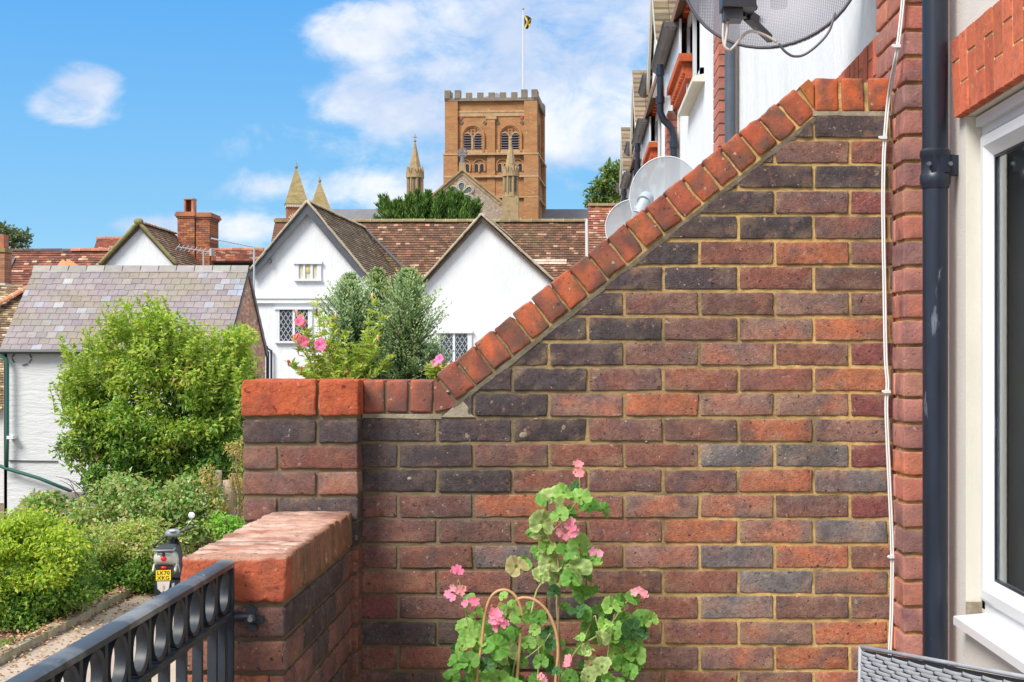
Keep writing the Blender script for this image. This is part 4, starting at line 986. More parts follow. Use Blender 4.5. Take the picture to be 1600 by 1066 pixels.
    for i in range(8):
        a0, a1 = math.pi/4*i+.05, math.pi/4*(i+1)-.12
        if i in (2, 5): continue
        m.bar(c+V(math.cos(a0)*rr*1.4, 0, math.sin(a0)*rr), c+V(math.cos(a1)*rr*1.4, 0, math.sin(a1)*rr), .02, .035, (0,1,0))
    m.build('exposed_tie_plate', M_GUTTER, root)
    m = MB(); m.bar(V(x1-.02, ym, zr-.12), V(x1-.02, y0, ze-.15), .05, .10); m.bar(V(x1-.02, ym, zr-.12), V(x1-.02, y1, ze-.15), .05, .10); m.build('verge', M_GUTTER, rf)
    m = MB(); p0 = P(416, 488+60, 38.5); m.tube([p0, p0+V(.04,0,-.05), V(p0.x+.03, 38.5, -4)], .045, 8); m.build('downpipe', M_PIPE, root)
slate_building()
tv_aerial(397, 386, 38.7, 'thin television aerial on a tall pole at the brick gable of the slate roofed outbuilding', yag=False, mast_bottom=-.2)
tv_aerial(318, 392, 45.0, 'television aerial with comb elements in front of the big brick chimney', yag=True, mast_bottom=1.5)
def far_roofs():
    # long red roof on the far left
    Y = 50.0; X = lambda px, Y_=Y: (px-VX)*Y_/F
    Z = lambda py, Y_=Y: (VY-py)*Y_/F
    root = empty('tiled_house', (X(60), Y, -4), 'house with a long dark red tiled roof at the left edge, behind the slate roof', 'house')
    r = MB(); zr = Z(393); zb = zr-3.6
    def sag(px): return 0
    tiles(r, (X(-140), Y-3.4, zb), (X(172), Y-3.4, zb), (X(172), Y, zr), (X(-140), Y, zr), .17, .125, tilecol([(.22,.08,.05),(.16,.065,.045),(.28,.10,.06),(.12,.06,.045)], 14, .06, (.5,.3,.2)), lift=.035)
    r.hexa([(X(-140),Y-3.4,zb-.1),(X(172),Y-3.4,zb-.1),(X(172),Y+4,zb-.1),(X(-140),Y+4,zb-.1),(X(-140),Y-.01,zr-.05),(X(172),Y-.01,zr-.05),(X(172),Y+.1,zr-.05),(X(-140),Y+.1,zr-.05)], (.1,.06,.04))
    rf = r.build('roof', M_TILE, root); m = MB(); ridge(m, (X(-140), Y, zr+.02), (X(112), Y, zr+.05), r=.10, col=(.12,.06,.05), lip=False); ridge(m, (X(112), Y, zr+.04), (X(172), Y, zr+.04), r=.13, col=(.42,.16,.09)); m.build('ridge_tiles', M_TILE, rf)
    w = MB(); w.box(X(-140), X(172), Y-3.2, Y+3, -4, zb); w.build('wall', M_WHITE, root)
    m = MB(); m.bar(V(X(28), Y-.3, zr-.3), V(X(18), Y-3.3, zb+.15), .10, .12); m.build('valley', M_GUTTER, rf)
    # hip with orange ridge lower left
    m = MB(); Yh = 42.0; a = P(-40, 497, Yh-1.5); b = P(46, 447, Yh+1.5)
    tiles(m, P(-160, 640, 38.5), P(10, 640, 38.5), P(46, 447, 43.5), P(-160, 440, 43.5), .17, .125, tilecol(PALB, 17, .12, (.48,.36,.22)), lift=.035, keep=lambda u, v: True)
    h = empty('hipped_house', P(-40, 700, 41), 'brown tiled hipped roof with an orange hip ridge at the left edge', 'house')
    m.build('roof', M_TILE, h)
    m = MB(); ridge(m, P(-30, 489, 41.8), P(47, 447, 43.3), r=.13, col=(.50,.19,.09), seg=.36); m.build('hip_tiles', M_TILE, h)
    w = MB(); w.box(P(-160,0,38.7).x, P(4,0,38.7).x, 38.8, 43.4, -4, P(0,640,38.7).z); w.build('wall', M_WHITEBRICK, h)
    # small peaks of orange tiles behind the slate ridge
    m = MB(); m.hexa([P(85,420,43),P(116,420,43),P(116,420,43.6),P(85,420,43.6),P(97,405.5,43.2),P(99,405.5,43.2),P(99,405.5,43.4),P(97,405.5,43.4)], (.50,.24,.12)); m.hexa([P(102,420,42.8),P(126,417,42.8),P(128,418,43.5),P(102,420,43.5),P(104,405,43),P(107,405,43),P(107,405,43.3),P(104,405,43.3)], (.55,.22,.10))
    m.build('dormer_tops', M_TILE, h)
    # upper red roof piece
    u = empty('upper_roof_house', P(180, 420, 54), 'short red tiled roof rising behind the small white gable', 'house')
    m = MB(); tiles(m, P(142,405,53), P(205,405,53), P(205,373,54.6), P(152,373,54.6), .17, .12, tilecol(PALR, 21, .1), lift=.04); m.prism([P(142,405,53.1), P(205,405,53.1), P(205,374,54.7), P(152,374,54.7)], (0, 2.5, -.3), (.2,.08,.05)); m.prism([P(142,405,53.2), P(205,405,53.2), P(205,520,53.2), P(142,520,53.2)], (0,2.4,0), (.3,.1,.07)); rf2 = m.build('roof', M_TILE, u)
    m = MB(); ridge(m, P(151,372.5,54.6), P(206,372.5,54.6), r=.12, col=(.36,.14,.08)); m.build('ridge_tiles', M_TILE, rf2)
    # small white gable with roof running right
    g = empty('small_gable_house', P(220, 500, 46), 'small white gable with a mossy edge and brown roof, left of the big chimney', 'house')
    Yg = 46.0; ap = P(219, 352, Yg); le = P(158, 418, Yg); re = P(279, 418, Yg)
    w = MB(); w.prism([le+V(0,0,-5.3), re+V(0,0,-5.3), re, ap, le], (0, 3.9, 0)); w.build('wall', M_WHITE, g)
    t = MB(); dv = V(0.0, 4.1, 0.0); o = V(0,-.15,.05)
    tiles(t, re+o, re+o+dv, ap+o+dv, ap+o, .17, .12, tilecol([(.20,.11,.07),(.26,.15,.09),(.16,.10,.065),(.30,.14,.08)], 31, .05, (.45,.3,.18)), lift=.03)
    tiles(t, le+o+dv, le+o, ap+o, ap+o+dv, .17, .12, tilecol(PALB, 33, .05), lift=.03)
    t.prism([ap+o-V(0,0,.03), re+o-V(0,0,.03), re+o-V(0,0,.12), ap+o-V(0,0,.14), le+o-V(0,0,.12), le+o-V(0,0,.03)], dv, (.09,.06,.045))
    rf3 = t.build('roof', M_TILE, g)
    m = MB()
    for e in (le, re):
        pts = [(e+o).lerp(ap+o, i/16)+V(0,-.03,.03+.015*random.random()) for i in range(17)]; m.tube(pts, [.06+.015*random.random() for _ in pts], 6)
    m.ellip(ap+o+V(0,-.02,.05), (.16,0,0), (0,.12,0), (0,0,.12)); m.build('verge', mat('mossy_verge', (.22,.20,.08), rough=.95, bump=.7, bscale=12, bdist=.03, var=.35, vscale=6), rf3, smooth=True)
    m = MB(); ridge(m, ap+o+V(0,0,.04), ap+o+dv+V(0,0,.04), r=.10, col=(.26,.16,.09)); m.build('ridge_tiles', M_TILE, rf3)
    # big chimney
    Yc = 49.5; c = empty('brick_chimney', P(302, 500, Yc), 'large weathered orange brick double chimney with one square pot', 'chimney')
    m = MB(); X = lambda px: (px-VX)*Yc/F; Z = lambda py: (VY-py)*Yc/F
    def course_box(x0, x1, y0, y1, z0, z1):
        z = z0; k = 0
        while z < z1-.01:
            zt = min(z+.075, z1); x = x0-(.11 if k % 2 else 0)
            while x < x1-.01:
                a, b = max(x, x0), min(x+.22, x1)
                if b-a > .02: m.box(a+.004, b-.004, y0+random.uniform(-.004,.004), y1, z+.003, zt-.006, vary(random.choice([(.42,.15,.07),(.36,.12,.06),(.28,.10,.06),(.46,.19,.07),(.20,.10,.07)]), .2))
                x += .22
            z = zt; k += 1
    course_box(X(277), X(304), Yc, Yc+.8, Z(470), Z(341)); course_box(X(305), X(327), Yc+.05, Yc+1.3, Z(470), Z(341))
    for (e, zz0, zz1) in ((.03, 341, 338), (.08, 338, 334), (.05, 334, 331)):
        m.box(X(277)-e, X(304)+e*.3, Yc-e, Yc+.8+e, Z(zz0), Z(zz1), (.40,.16,.08)); m.box(X(305)-e*.3, X(327)+e, Yc+.05-e, Yc+1.3+e, Z(zz0+1), Z(zz1+1), (.36,.15,.08))
    m.box(X(326), X(338), Yc+.1, Yc+1.2, Z(470), Z(397), (.34,.13,.07)); m.box(X(325), X(339.5), Yc+.05, Yc+1.25, Z(397), Z(391), (.38,.15,.08))
    ch = m.build('stack', M_FARBRICK, c)
    m = MB()
    for (x0, x1, yy) in ((285.5, 288, 0), (297, 300.5, 0)): m.box(X(x0), X(x1), Yc+.15, Yc+.55, Z(333), Z(310), (.45,.20,.12))
    m.box(X(288), X(297), Yc+.50, Yc+.55, Z(333), Z(310), (.40,.12,.06)); m.box(X(285), X(301), Yc+.12, Yc+.58, Z(311), Z(308.5), (.42,.33,.25)); m.build('chimney_pot', M_FARBRICK, c)
    # red roof strip with a dark opening between chimney and white house
    b = empty('red_roof_building', P(370, 500, 47), 'low red tiled roof over a dark opening, between the chimney and the white house', 'house')
    m = MB(); tiles(m, P(330,408,47.6), P(412,408,47.6), P(412,391,48.6), P(330,391,48.6), .17, .12, tilecol(PALR, 41, .15), lift=.04); m.prism([P(330,408,47.7), P(412,408,47.7), P(412,392,48.7), P(330,392,48.7)], (0,2.5,-.5), (.2,.08,.05)); r4 = m.build('roof', M_TILE, b)
    m = MB(); ridge(m, P(330,390.5,48.6), P(412,390,48.6), r=.11, col=(.36,.14,.08)); m.build('ridge_tiles', M_TILE, r4)
    m = MB(); m.prism([P(330,408,47.9), P(412,408,47.9), P(412,520,47.9), P(330,520,47.9)], (0,2.4,0)); m.build('dark_wall', M_DARK, b)
    # left edge chimney
    l = empty('brick_chimney', P(2, 500, 47), 'narrow mossy brick chimney cut off by the left edge', 'chimney')
    m = MB(); X = lambda px: (px-VX)*47/F; Z = lambda py: (VY-py)*47/F
    z = 450; 
    while z > 393: m.box(X(-16), X(7), 47, 47.6, Z(z), Z(z-3.3), vary((.34,.16,.09), .25)); z -= 3.6
    m.box(X(-18), X(8.5), 46.95, 47.65, Z(394), Z(388), (.28,.22,.08)); m.box(X(-14), X(4), 47.1, 47.5, Z(388), Z(366), (.42,.15,.08)); m.box(X(-16), X(9), 46.93, 47.7, Z(450), Z(443), (.6,.6,.58)); m.build('stack', M_FARBRICK, l)
far_roofs()
# ------------------------------------------------------------------ abbey church in the distance
M_ABRICK = mat('abbey_brick', (.365,.175,.070), rough=.9, bump=.5, bscale=2.5, bdist=.1, var=.32, vscale=.9, spots=((.25, .5, .66, (.36,.21,.10), .55), (1.6, .60, .68, (.27,.09,.04), .6), (2.8, .63, .68, (.62,.47,.30), .5)), vstretch=(.6,.6,1.6))
M_APALE = mat('abbey_dressing', (.42,.27,.14), rough=.9, var=.3, vscale=1.5, bump=.3, bscale=5, bdist=.05)
M_STONEG = mat('mossy_stone', (.33,.25,.11), rough=.92, bump=.5, bscale=2.5, bdist=.08, var=.4, vscale=1.5, spots=((.5, .52, .66, (.20,.18,.08), .6),), vstretch=(1,1,2.5))
def arch_ring(m, cx, y, zs, ri, ro, pr, n=14, col=(1,1,1), legs=0.0):
    a = []; 
    for i in range(n+1):
        t = math.pi*i/n; a.append((math.cos(t), math.sin(t)))
    outer = [V(cx+c*ro, y, zs+s_*ro) for c, s_ in a]; inner = [V(cx+c*ri, y, zs+s_*ri) for c, s_ in a]
    if legs:
        outer = [outer[0]-V(0,0,legs)]+outer+[outer[-1]-V(0,0,legs)]; inner = [inner[0]-V(0,0,legs)]+inner+[inner[-1]-V(0,0,legs)]
    for i in range(len(outer)-1):
        m.hexa([outer[i], outer[i+1], outer[i+1]+V(0,pr,0), outer[i]+V(0,pr,0), inner[i], inner[i+1], inner[i+1]+V(0,pr,0), inner[i]+V(0,pr,0)], col)
def arched_panel(m, cx, y, z0, zs, r, th, col=(1,1,1), n=10):
    pts = [V(cx-r, y, z0), V(cx+r, y, z0)]+[V(cx+math.cos(math.pi*i/n)*r, y, zs+math.sin(math.pi*i/n)*r) for i in range(n+1)]
    m.prism(pts, (0, th, 0), col)
def abbey():
    YT = 210.0; k = F/YT; c0 = P(695, 563, YT)
    root = empty('abbey_church', (c0.x, YT, -4), 'distant abbey church with a square orange brick tower, gable, pinnacles and grey roofs', 'church', rz=R(-3.7))
    # local frame: u along front, v back, w up; local z = world z+4
    zof = lambda py: (VY-py)*YT/F+4
    U = lambda px: (px-695)/k
    H = zof(158.5); Wd = 14.0
    t = MB()
    t.box(.5, Wd-.5, .5, Wd-.5, 0, H)
    # set-back stages: lower stage slightly wider
    t.box(.25, Wd-.25, .25, Wd-.25, 0, zof(277.5)); 
    # clasping corner buttresses
    for (a, b) in ((0, 1.95), (Wd-1.95, Wd)):
        for (c, d) in ((0, 1.95), (Wd-1.95, Wd)): t.box(a, b, c, d, 0, H+.2)
        for (c, d) in ((-.18, 1.98), (Wd-1.98, Wd+.18)):
            aa, bb = (a-.18, b+.03) if a == 0 else (a-.03, b+.18); t.box(aa, bb, c, d, 0, zof(243.5))
    t.box(6.42, 7.62, .12, 1, 0, zof(186)); t.box(Wd-1, Wd-.12, 6.4, 7.6, 0, zof(186))
    tw = t.build('tower', M_ABRICK, root, local=True)
    s = MB()
    for py, h, e in ((243, .28, .30), (278, .28, .28), (310, .2, .26)):
        z = zof(py); s.box(-e+.05, Wd+e-.05, -e+.05, Wd+e-.05, z, z+h)
    z = zof(176); s.box(1.95, Wd-1.95, .30, .55, z, z+.3); z = zof(182); s.box(1.95, Wd-1.95, .36, .56, z, z+.75)
    s.box(6.2, 7.85, .05, .9, zof(187), zof(181)); s.box(1.9, Wd-1.9, .34, .6, zof(240.5), zof(234))
    s.build('string_course', M_APALE, tw, local=True)
    # battlements
    b = MB(); zb = H
    b.box(-.05, Wd+.05, -.05, .5, zb, zb+.45); b.box(Wd-.5, Wd+.05, -.05, Wd+.05, zb, zb+.45); b.box(-.05, .5, -.05, Wd+.05, zb, zb+.45); b.box(-.05, Wd+.05, Wd-.5, Wd+.05, zb, zb+.45)
    for i in range(5):
        u = 3.2+i*1.72
        for (p, q, r_, w_) in ((u, u+.92, -.05, .45), (u, u+.92, Wd-.45, Wd+.05)): b.box(p, q, r_, w_, zb+.45, zb+1.25)
        b.box(Wd-.45, Wd+.05, u, u+.92, zb+.45, zb+1.25); b.box(-.05, .45, u, u+.92, zb+.45, zb+1.25)
    for (a, c) in ((0,0), (Wd,0), (0,Wd), (Wd,Wd)):
        for (dx, dy) in ((0,0), (1.55,0), (0,1.55)):
            ox = a+(dx if a == 0 else -dx); oy = c+(dy if c == 0 else -dy); sx = .45; 
            x_ = ox-.05 if a == 0 else ox-.85; y_ = oy-.05 if c == 0 else oy-.85
            b.box(x_, x_+.9, y_, y_+.9, zb+.2, zb+1.65)
    b.build('battlements', mat('parapet_stone', (.20,.165,.12), rough=.9, var=.35, vscale=.8), tw, local=True)
    m = MB(); m.hexa([(3,3,H+.2),(Wd-3,3,H+.2),(Wd-3,Wd-3,H+.2),(3,Wd-3,H+.2),(6.9,6.9,H+2.5),(7.1,6.9,H+2.5),(7.1,7.1,H+2.5),(6.9,7.1,H+2.5)]); m.build('cap_roof', M_LEAD, tw, local=True)
    # belfry openings: front and right side
    LM = mat('louvre_wood', (.12,.11,.13), rough=.8); TM = mat('shadow_brick', (.13,.05,.03), rough=.9)
    def fin(ring, pale, dark, louv, tri):
        w = ring.build('arched_window', M_ABRICK, tw, local=True); pale.build('dressing', M_APALE, w, local=True); dark.build('opening', M_DARK, w, local=True)
        if louv.v: louv.build('louvres', LM, w, local=True)
        if tri.v: tri.build('tympanum', TM, w, local=True)
    def belfry(cx):
        ring = MB(); dark = MB(); louv = MB(); pale = MB(); tri = MB()
        zs = zof(212.5)
        arch_ring(ring, cx, .22, zs, 1.50, 1.82, .35, legs=2.4); arch_ring(ring, cx, .34, zs, 1.30, 1.48, .2, legs=2.2)
        for dx in (-.85, .85):
            zs2 = zof(214.5); arched_panel(dark, cx+dx, .44, zof(233.3), zs2, .60, .05); arch_ring(pale, cx+dx, .40, zs2, .60, .76, .12, n=10, legs=2.0)
            for i in range(6): z = zof(231.5)+i*.38; louv.obox((cx+dx, .38, z), (.56,0,0), (0,.10,.07), (0,-.02,.03))
        pale.tube([(cx, .33, zof(233.5)), (cx, .33, zof(214))], .11, 8)
        for i in range(5):
            xx = cx-1.0+i*.5; tri.prism([V(xx-.16, .42, zs+.28), V(xx+.16, .42, zs+.28), V(xx, .42, zs+.58)], (0,.08,0))
        for i in range(3):
            xx = cx-.5+i*.5; tri.prism([V(xx-.16, .42, zs+.75), V(xx+.16, .42, zs+.75), V(xx, .42, zs+1.05)], (0,.08,0))
        fin(ring, pale, dark, louv, tri)
    belfry(4.2); belfry(9.87)
    for cx in (2.96, 5.18, 8.73, 11.0):
        ring = MB(); dark = MB(); pale = MB()
        zs = zof(257); arch_ring(ring, cx, .28, zs-.1, .80, .98, .25, legs=.9)
        for dx in (-.42, .42): arched_panel(dark, cx+dx, .43, zof(268.5), zof(259), .27, .06); arch_ring(pale, cx+dx, .36, zof(259), .27, .38, .12, n=8, legs=.9)
        pale.tube([(cx, .34, zof(269)), (cx, .34, zof(258))], .09, 8); fin(ring, pale, dark, MB(), MB())
    d = MB()
    for (px, py, c) in ((720.5,191,1), (757.5,192,1), (777.5,192,1), (816,192,1), (719.5,184,0), (815,184,0)):
        cx, cz = U(px), zof(py); rr = .34
        d.prism([V(cx-rr, .40, cz), V(cx, .40, cz-rr), V(cx+rr, .40, cz), V(cx, .40, cz+rr)], (0, .12, 0), (.13,.11,.07) if c else (.36,.10,.06))
    d.build('diamond_panels', mat('diamond_panel', rough=.9), tw, local=True)
    # right side face: openings
    sd = MB()
    for (v_, z0, z1, r_) in ((4.2, zof(233), zof(214), .8), (9.8, zof(233), zof(214), .8), (4, zof(268), zof(258), .35), (6, zof(268), zof(258), .35), (9.5, zof(268), zof(258), .35), (2.4, zof(327), zof(312), .4)):
        pts = [V(Wd-.47, v_-r_, z0), V(Wd-.47, v_+r_, z0)]+[V(Wd-.47, v_+math.cos(math.pi*i/8)*r_, z1+math.sin(math.pi*i/8)*r_) for i in range(9)]
        sd.prism(pts, (.06, 0, 0))
    sd.build('side_opening', M_DARK, tw, local=True)
    # ---------------- transept gable, roofs (world coordinates; rotated root => convert)
    inv = (Matrix.Translation(Vector((c0.x, YT, -4))) @ Matrix.Rotation(R(-3.7), 4, 'Z')).inverted()
    def wb(mb, name, mt, parent=root, **kw):
        mb.v = [tuple(inv @ Vector(p)) for p in mb.v]; return mb.build(name, mt, parent, local=True, **kw)
    YG = 192.0; X = lambda px: (px-VX)*YG/F; Z = lambda py: (VY-py)*YG/F
    g = MB(); g.prism([V(X(650), YG, -4), V(X(802), YG, -4), V(X(802), YG, Z(327)), V(X(722.5), YG, Z(266)), V(X(650), YG, Z(327))], (0, 1.2, 0)); gf = wb(g, 'transept_front', M_FLINT)
    g = MB(); g.prism([V(X(655), YG+1.2, Z(326)), V(X(722.5), YG+1.2, Z(270)), V(X(794), YG+1.2, Z(326))], (0, 17, 0)); wb(g, 'transept_roof', M_LEAD)
    g = MB()
    for (ax, ay) in ((654, 323), (787, 318)):
        a = V(X(ax), YG-.1, Z(ay)); b_ = V(X(722.5), YG-.1, Z(264.5)); g.prism([a, b_, b_+V(0,0,-.75), a+V(0,0,-.75)], (0, 1.5, 0)); g.prism([a+V(0,-.25,.1), b_+V(0,-.25,.1), b_+V(0,-.25,-.2), a+V(0,-.25,-.2)], (0, 1.7, 0))
    g.box(X(780), X(790), YG-.2, YG+1.4, Z(320), Z(316))
    g.prism([V(X(717), YG-.3, Z(268)), V(X(728), YG-.3, Z(268)), V(X(727), YG-.3, Z(254.5)), V(X(718), YG-.3, Z(254.5))], (0, 1, 0)); wb(g, 'gable_coping', M_STONE, gf)
    g = MB(); cx = X(722.5)
    g.tube([(cx, YG+.2, Z(255)), (cx, YG+.2, Z(245))], [.38,.25], 8); cz = Z(238.5)
    for i in range(4):
        a = math.pi/2*i; tip = V(cx+math.cos(a)*.75, YG+.2, cz+math.sin(a)*.80); s1 = V(cx+math.cos(a+.5)*.34, YG+.2, cz+math.sin(a+.5)*.34); s2 = V(cx+math.cos(a-.5)*.34, YG+.2, cz+math.sin(a-.5)*.34)
        g.prism([V(cx, YG+.1, cz), s2-V(0,.1,0), tip-V(0,.1,0), s1-V(0,.1,0)], (0, .3, 0))
    for i in range(12):
        a0, a1 = math.pi/6*i, math.pi/6*(i+1); g.bar((cx+math.cos(a0)*.62, YG+.2, cz+math.sin(a0)*.62), (cx+math.cos(a1)*.62, YG+.2, cz+math.sin(a1)*.62), .2, .14, (0,1,0))
    wb(g, 'gable_cross', M_LEAD, gf)
    # six-petalled window
    g = MB(); dk = MB(); cx, cz = X(721.5), Z(304)
    for i in range(6):
        a = math.pi/2+math.pi/3*i; pc = V(cx+math.cos(a)*.98, YG-.12, cz+math.sin(a)*.98); ua = V(math.cos(a), 0, math.sin(a)); ub = V(-math.sin(a), 0, math.cos(a)); ring_ = []; 
        for q in range(16):
            t = 2*math.pi*q/16; ring_.append(pc+ua*math.cos(t)*.66+ub*math.sin(t)*(.44+.16*math.cos(t)))
        dk.prism(ring_, (0, .1, 0))
        pts = ring_+[ring_[0]]; g.tube([p+V(0,-.06,0) for p in pts], .075, 6, cap=False)
        ring2 = [pc+ua*(math.cos(t)*.86)+ub*(math.sin(t)*.66) for t in [math.pi*(-.62+1.24*q/10) for q in range(11)]]; g.tube([p+V(0,.02,0) for p in ring2], .07, 6)
    g.ellip((cx, YG-.15, cz), (.22,0,0), (0,.15,0), (0,0,.22)); rw = wb(g, 'rose_window', mat('pale_tracery', (.50,.42,.29), rough=.85, var=.15), gf, smooth=True); wb(dk, 'glass', mat('grey_glass', (.10,.13,.15), rough=.3), rw)
    # pinnacles
    def pinnacle(pcx, Yp, w, ztop, zsp, zbody, name, sq=False):
        m = MB(); X0 = (pcx-VX)*Yp/F; Z_ = lambda py: (VY-py)*Yp/F; Wp = w/2*Yp/F
        def ringat(r, z, n=8, ph=math.pi/8): return [V(X0+math.cos(ph+2*math.pi*i/n)*r, Yp+math.sin(ph+2*math.pi*i/n)*r, z) for i in range(n)]
        m.loft([ringat(Wp, -4), ringat(Wp, Z_(zbody))])
        m.loft([ringat(Wp*1.12, Z_(zbody)-.15), ringat(Wp*1.12, Z_(zbody)+.1)])
        m.loft([ringat(Wp*.90, Z_(zbody)), ringat(Wp*.90, Z_(zsp)+.2)])
        bmid = (Z_(zbody)+Z_(zsp))/2; hh = Z_(zsp)-Z_(zbody)
        dk_ = MB()
        for i in range(8):
            a = 2*math.pi*i/8; ca, sa = math.cos(a), math.sin(a); nr = Wp*.90*math.cos(math.pi/8); c = V(X0+ca*nr, Yp+sa*nr, 0); tv = V(-sa, ca, 0)
            # gablet
            zg = Z_(zsp)-hh*.18; m.prism([c+tv*Wp*.38+V(0,0,zg-.25), c-tv*Wp*.38+V(0,0,zg-.25), c+V(0,0,zg+hh*.32)], V(ca, sa, 0)*.22)
            dk_.prism([c+tv*.13+V(0,0,Z_(zbody)+hh*.15), c-tv*.13+V(0,0,Z_(zbody)+hh*.15), c-tv*.13+V(0,0,zg-.35), c+V(0,0,zg-.05), c+tv*.13+V(0,0,zg-.35)], V(ca, sa, 0)*.03)
            e = V(X0+math.cos(a+math.pi/8)*Wp*.92, Yp+math.sin(a+math.pi/8)*Wp*.92, 0); m.tube([e+V(0,0,Z_(zbody)), e+V(0,0,Z_(zsp))], .12, 6); m.tube([e+V(0,0,Z_(zsp)-.2), e+V(0,0,Z_(zsp)+.7)], [.16,.02], 6)
        m.loft([ringat(Wp*.80, Z_(zsp)), ringat(Wp*.10, Z_(ztop)-.2), ringat(Wp*.02, Z_(ztop))])
        m.ellip((X0, Yp, Z_(ztop)+.15), (.2,0,0), (0,.2,0), (0,0,.2), 8, 6); m.bar((X0, Yp, Z_(ztop)), (X0, Yp, Z_(ztop)+1.1), .1, .1, (0,1,0)); m.bar((X0-.3, Yp, Z_(ztop)+.65), (X0+.3, Yp, Z_(ztop)+.65), .1, .1, (0,1,0))
        if sq: m.box(X0-Wp*1.0, X0+Wp*1.0, Yp-Wp, Yp+Wp, -4, Z_(zbody+1))
        p_ = wb(m, 'pinnacle', M_STONE); wb(dk_, 'niche', mat('niche_shadow', (.10,.08,.05), rough=.9), p_)
    pinnacle(648.5, 192.5, 27, 222, 268, 310, 'a'); pinnacle(798, 191.5, 25, 218, 266, 307, 'b', True)
    # nave and choir roof
    m = MB(); Yn = 222.0; zr = (VY-327)*Yn/F; ze = zr-6
    m.prism([V(-42, Yn-7.5, ze), V(-42, Yn, zr), V(-42, Yn+7.5, ze)], (60, 0, 0)); wb(m, 'nave_roof', M_LEAD)
    m = MB(); m.box(-42, 18, Yn-7.3, Yn+7.3, -4, ze); wb(m, 'nave_wall', M_FLINT)
    # stair turrets with pyramid roofs
    for (ax, ay, bl, br, by, Yt) in ((463, 262, 442, 484, 320, 186), (501.5, 284, 479, 520, 333, 192)):
        Xp = lambda px: (px-VX)*Yt/F; Zp = lambda py: (VY-py)*Yt/F; xc = (Xp(bl)+Xp(br))/2; w_ = (Xp(br)-Xp(bl))/2*.86; zb = Zp(by)
        m = MB(); ph = R(14)
        def sq(r, z): return [V(xc+math.cos(math.pi/4+ph+math.pi/2*i)*r*1.414, Yt+math.sin(math.pi/4+ph+math.pi/2*i)*r*1.414, z) for i in range(4)]
        m.loft([sq(w_*1.0, zb), sq(.06, Zp(ay))]); m.ellip((xc, Yt, Zp(ay)+.1), (.22,0,0), (0,.22,0), (0,0,.28), 8, 6); m.tube([(xc, Yt, Zp(ay)+.2), (xc, Yt, Zp(ay)+.7)], .06, 6); tr = wb(m, 'turret_roof', M_STONEG)
        m = MB(); m.loft([sq(w_*.92, zb-.5), sq(w_*.92, zb)]); 
        for i in range(14):
            u = -1+2*i/13; q = sq(w_*.9, 0); a, b_ = q[2], q[3]; p = a.lerp(b_, (u+1)/2); m.obox(p+V(0,-.1,zb-.35), (.06,0,0), (0,.1,0), (0,0,.12))
        q = sq(w_*.86, 0); a, b_ = q[2], q[3]; mid = (a+b_)/2; tv = (b_-a).normalized(); nv = V(tv.y, -tv.x, 0)
        if nv.y > 0: nv = -nv
        zs = zb-2.6
        for i in range(13):
            t0, t1 = math.pi*i/13, math.pi*(i+.6)/13
            for (ri, ro) in ((1.0, 1.35),):
                m.prism([mid+tv*math.cos(t0)*ri+V(0,0,zs+math.sin(t0)*ri), mid+tv*math.cos(t0)*ro+V(0,0,zs+math.sin(t0)*ro), mid+tv*math.cos(t1)*ro+V(0,0,zs+math.sin(t1)*ro), mid+tv*math.cos(t1)*ri+V(0,0,zs+math.sin(t1)*ri)], nv*.15)
        wb(m, 'cornice', mat('pale_cornice', (.60,.52,.40), rough=.9), tr)
        m = MB(); m.loft([sq(w_*.86, -4), sq(w_*.86, zb-.4)]); wb(m, 'turret', mat('red_turret_brick', (.33,.13,.07), rough=.9, var=.3, vscale=2), tr)
        m = MB(); m.ellip(mid+nv*.02+V(0,0,zs+.1), tv*.5, nv*.12, V(0,0,.5)); wb(m, 'opening', M_DARK, tr)
abbey()
def flag():
    Y = 217.0; b = P(817.5, 158, Y); t = P(817.5, 15, Y)
    root = empty('flagpole', b, 'tall thin white flagpole standing on the church tower', 'flagpole')
    m = MB(); m.tube([b-V(0,0,1.0), t], [.16,.09], 8); m.build('pole', mat('pole_paint', (.62,.64,.66), rough=.5), root); m = MB(); m.ellip(t+V(0,0,.1), (.2,0,0), (0,.2,0), (0,0,.15), 8, 6); m.build('finial', M_APALE, root)
    m = MB(); nu, nv = 18, 14; vs = []; cs = []
    a0, a1, b0, b1 = P(819, 24, Y), P(819.5, 46, Y), P(832, 27, Y), P(828.5, 43, Y)
    for j in range(nv+1):
        for i in range(nu+1):
            u, v = i/nu, j/nv; p = a0.lerp(b0, u).lerp(a1.lerp(b1, u), v)+V(0, .35*math.sin(u*9+v*3)*u, .18*math.sin(u*7+v*2)*u)
            vs.append(p); yel = abs(u-v) < .13 or abs(u-(1-v)) < .13; cs.append((.70,.52,.08) if yel else (.025,.03,.05))
    m.add(vs, [(j*(nu+1)+i, j*(nu+1)+i+1, (j+1)*(nu+1)+i+1, (j+1)*(nu+1)+i) for j in range(nv) for i in range(nu)], cs)
    f = m.build('flag', mat('flag_cloth', rough=.8, trans=.2), None, smooth=True, origin=a0); tagt(f, 'small dark flag with a yellow diagonal cross flying from the pole', 'flag')
flag()
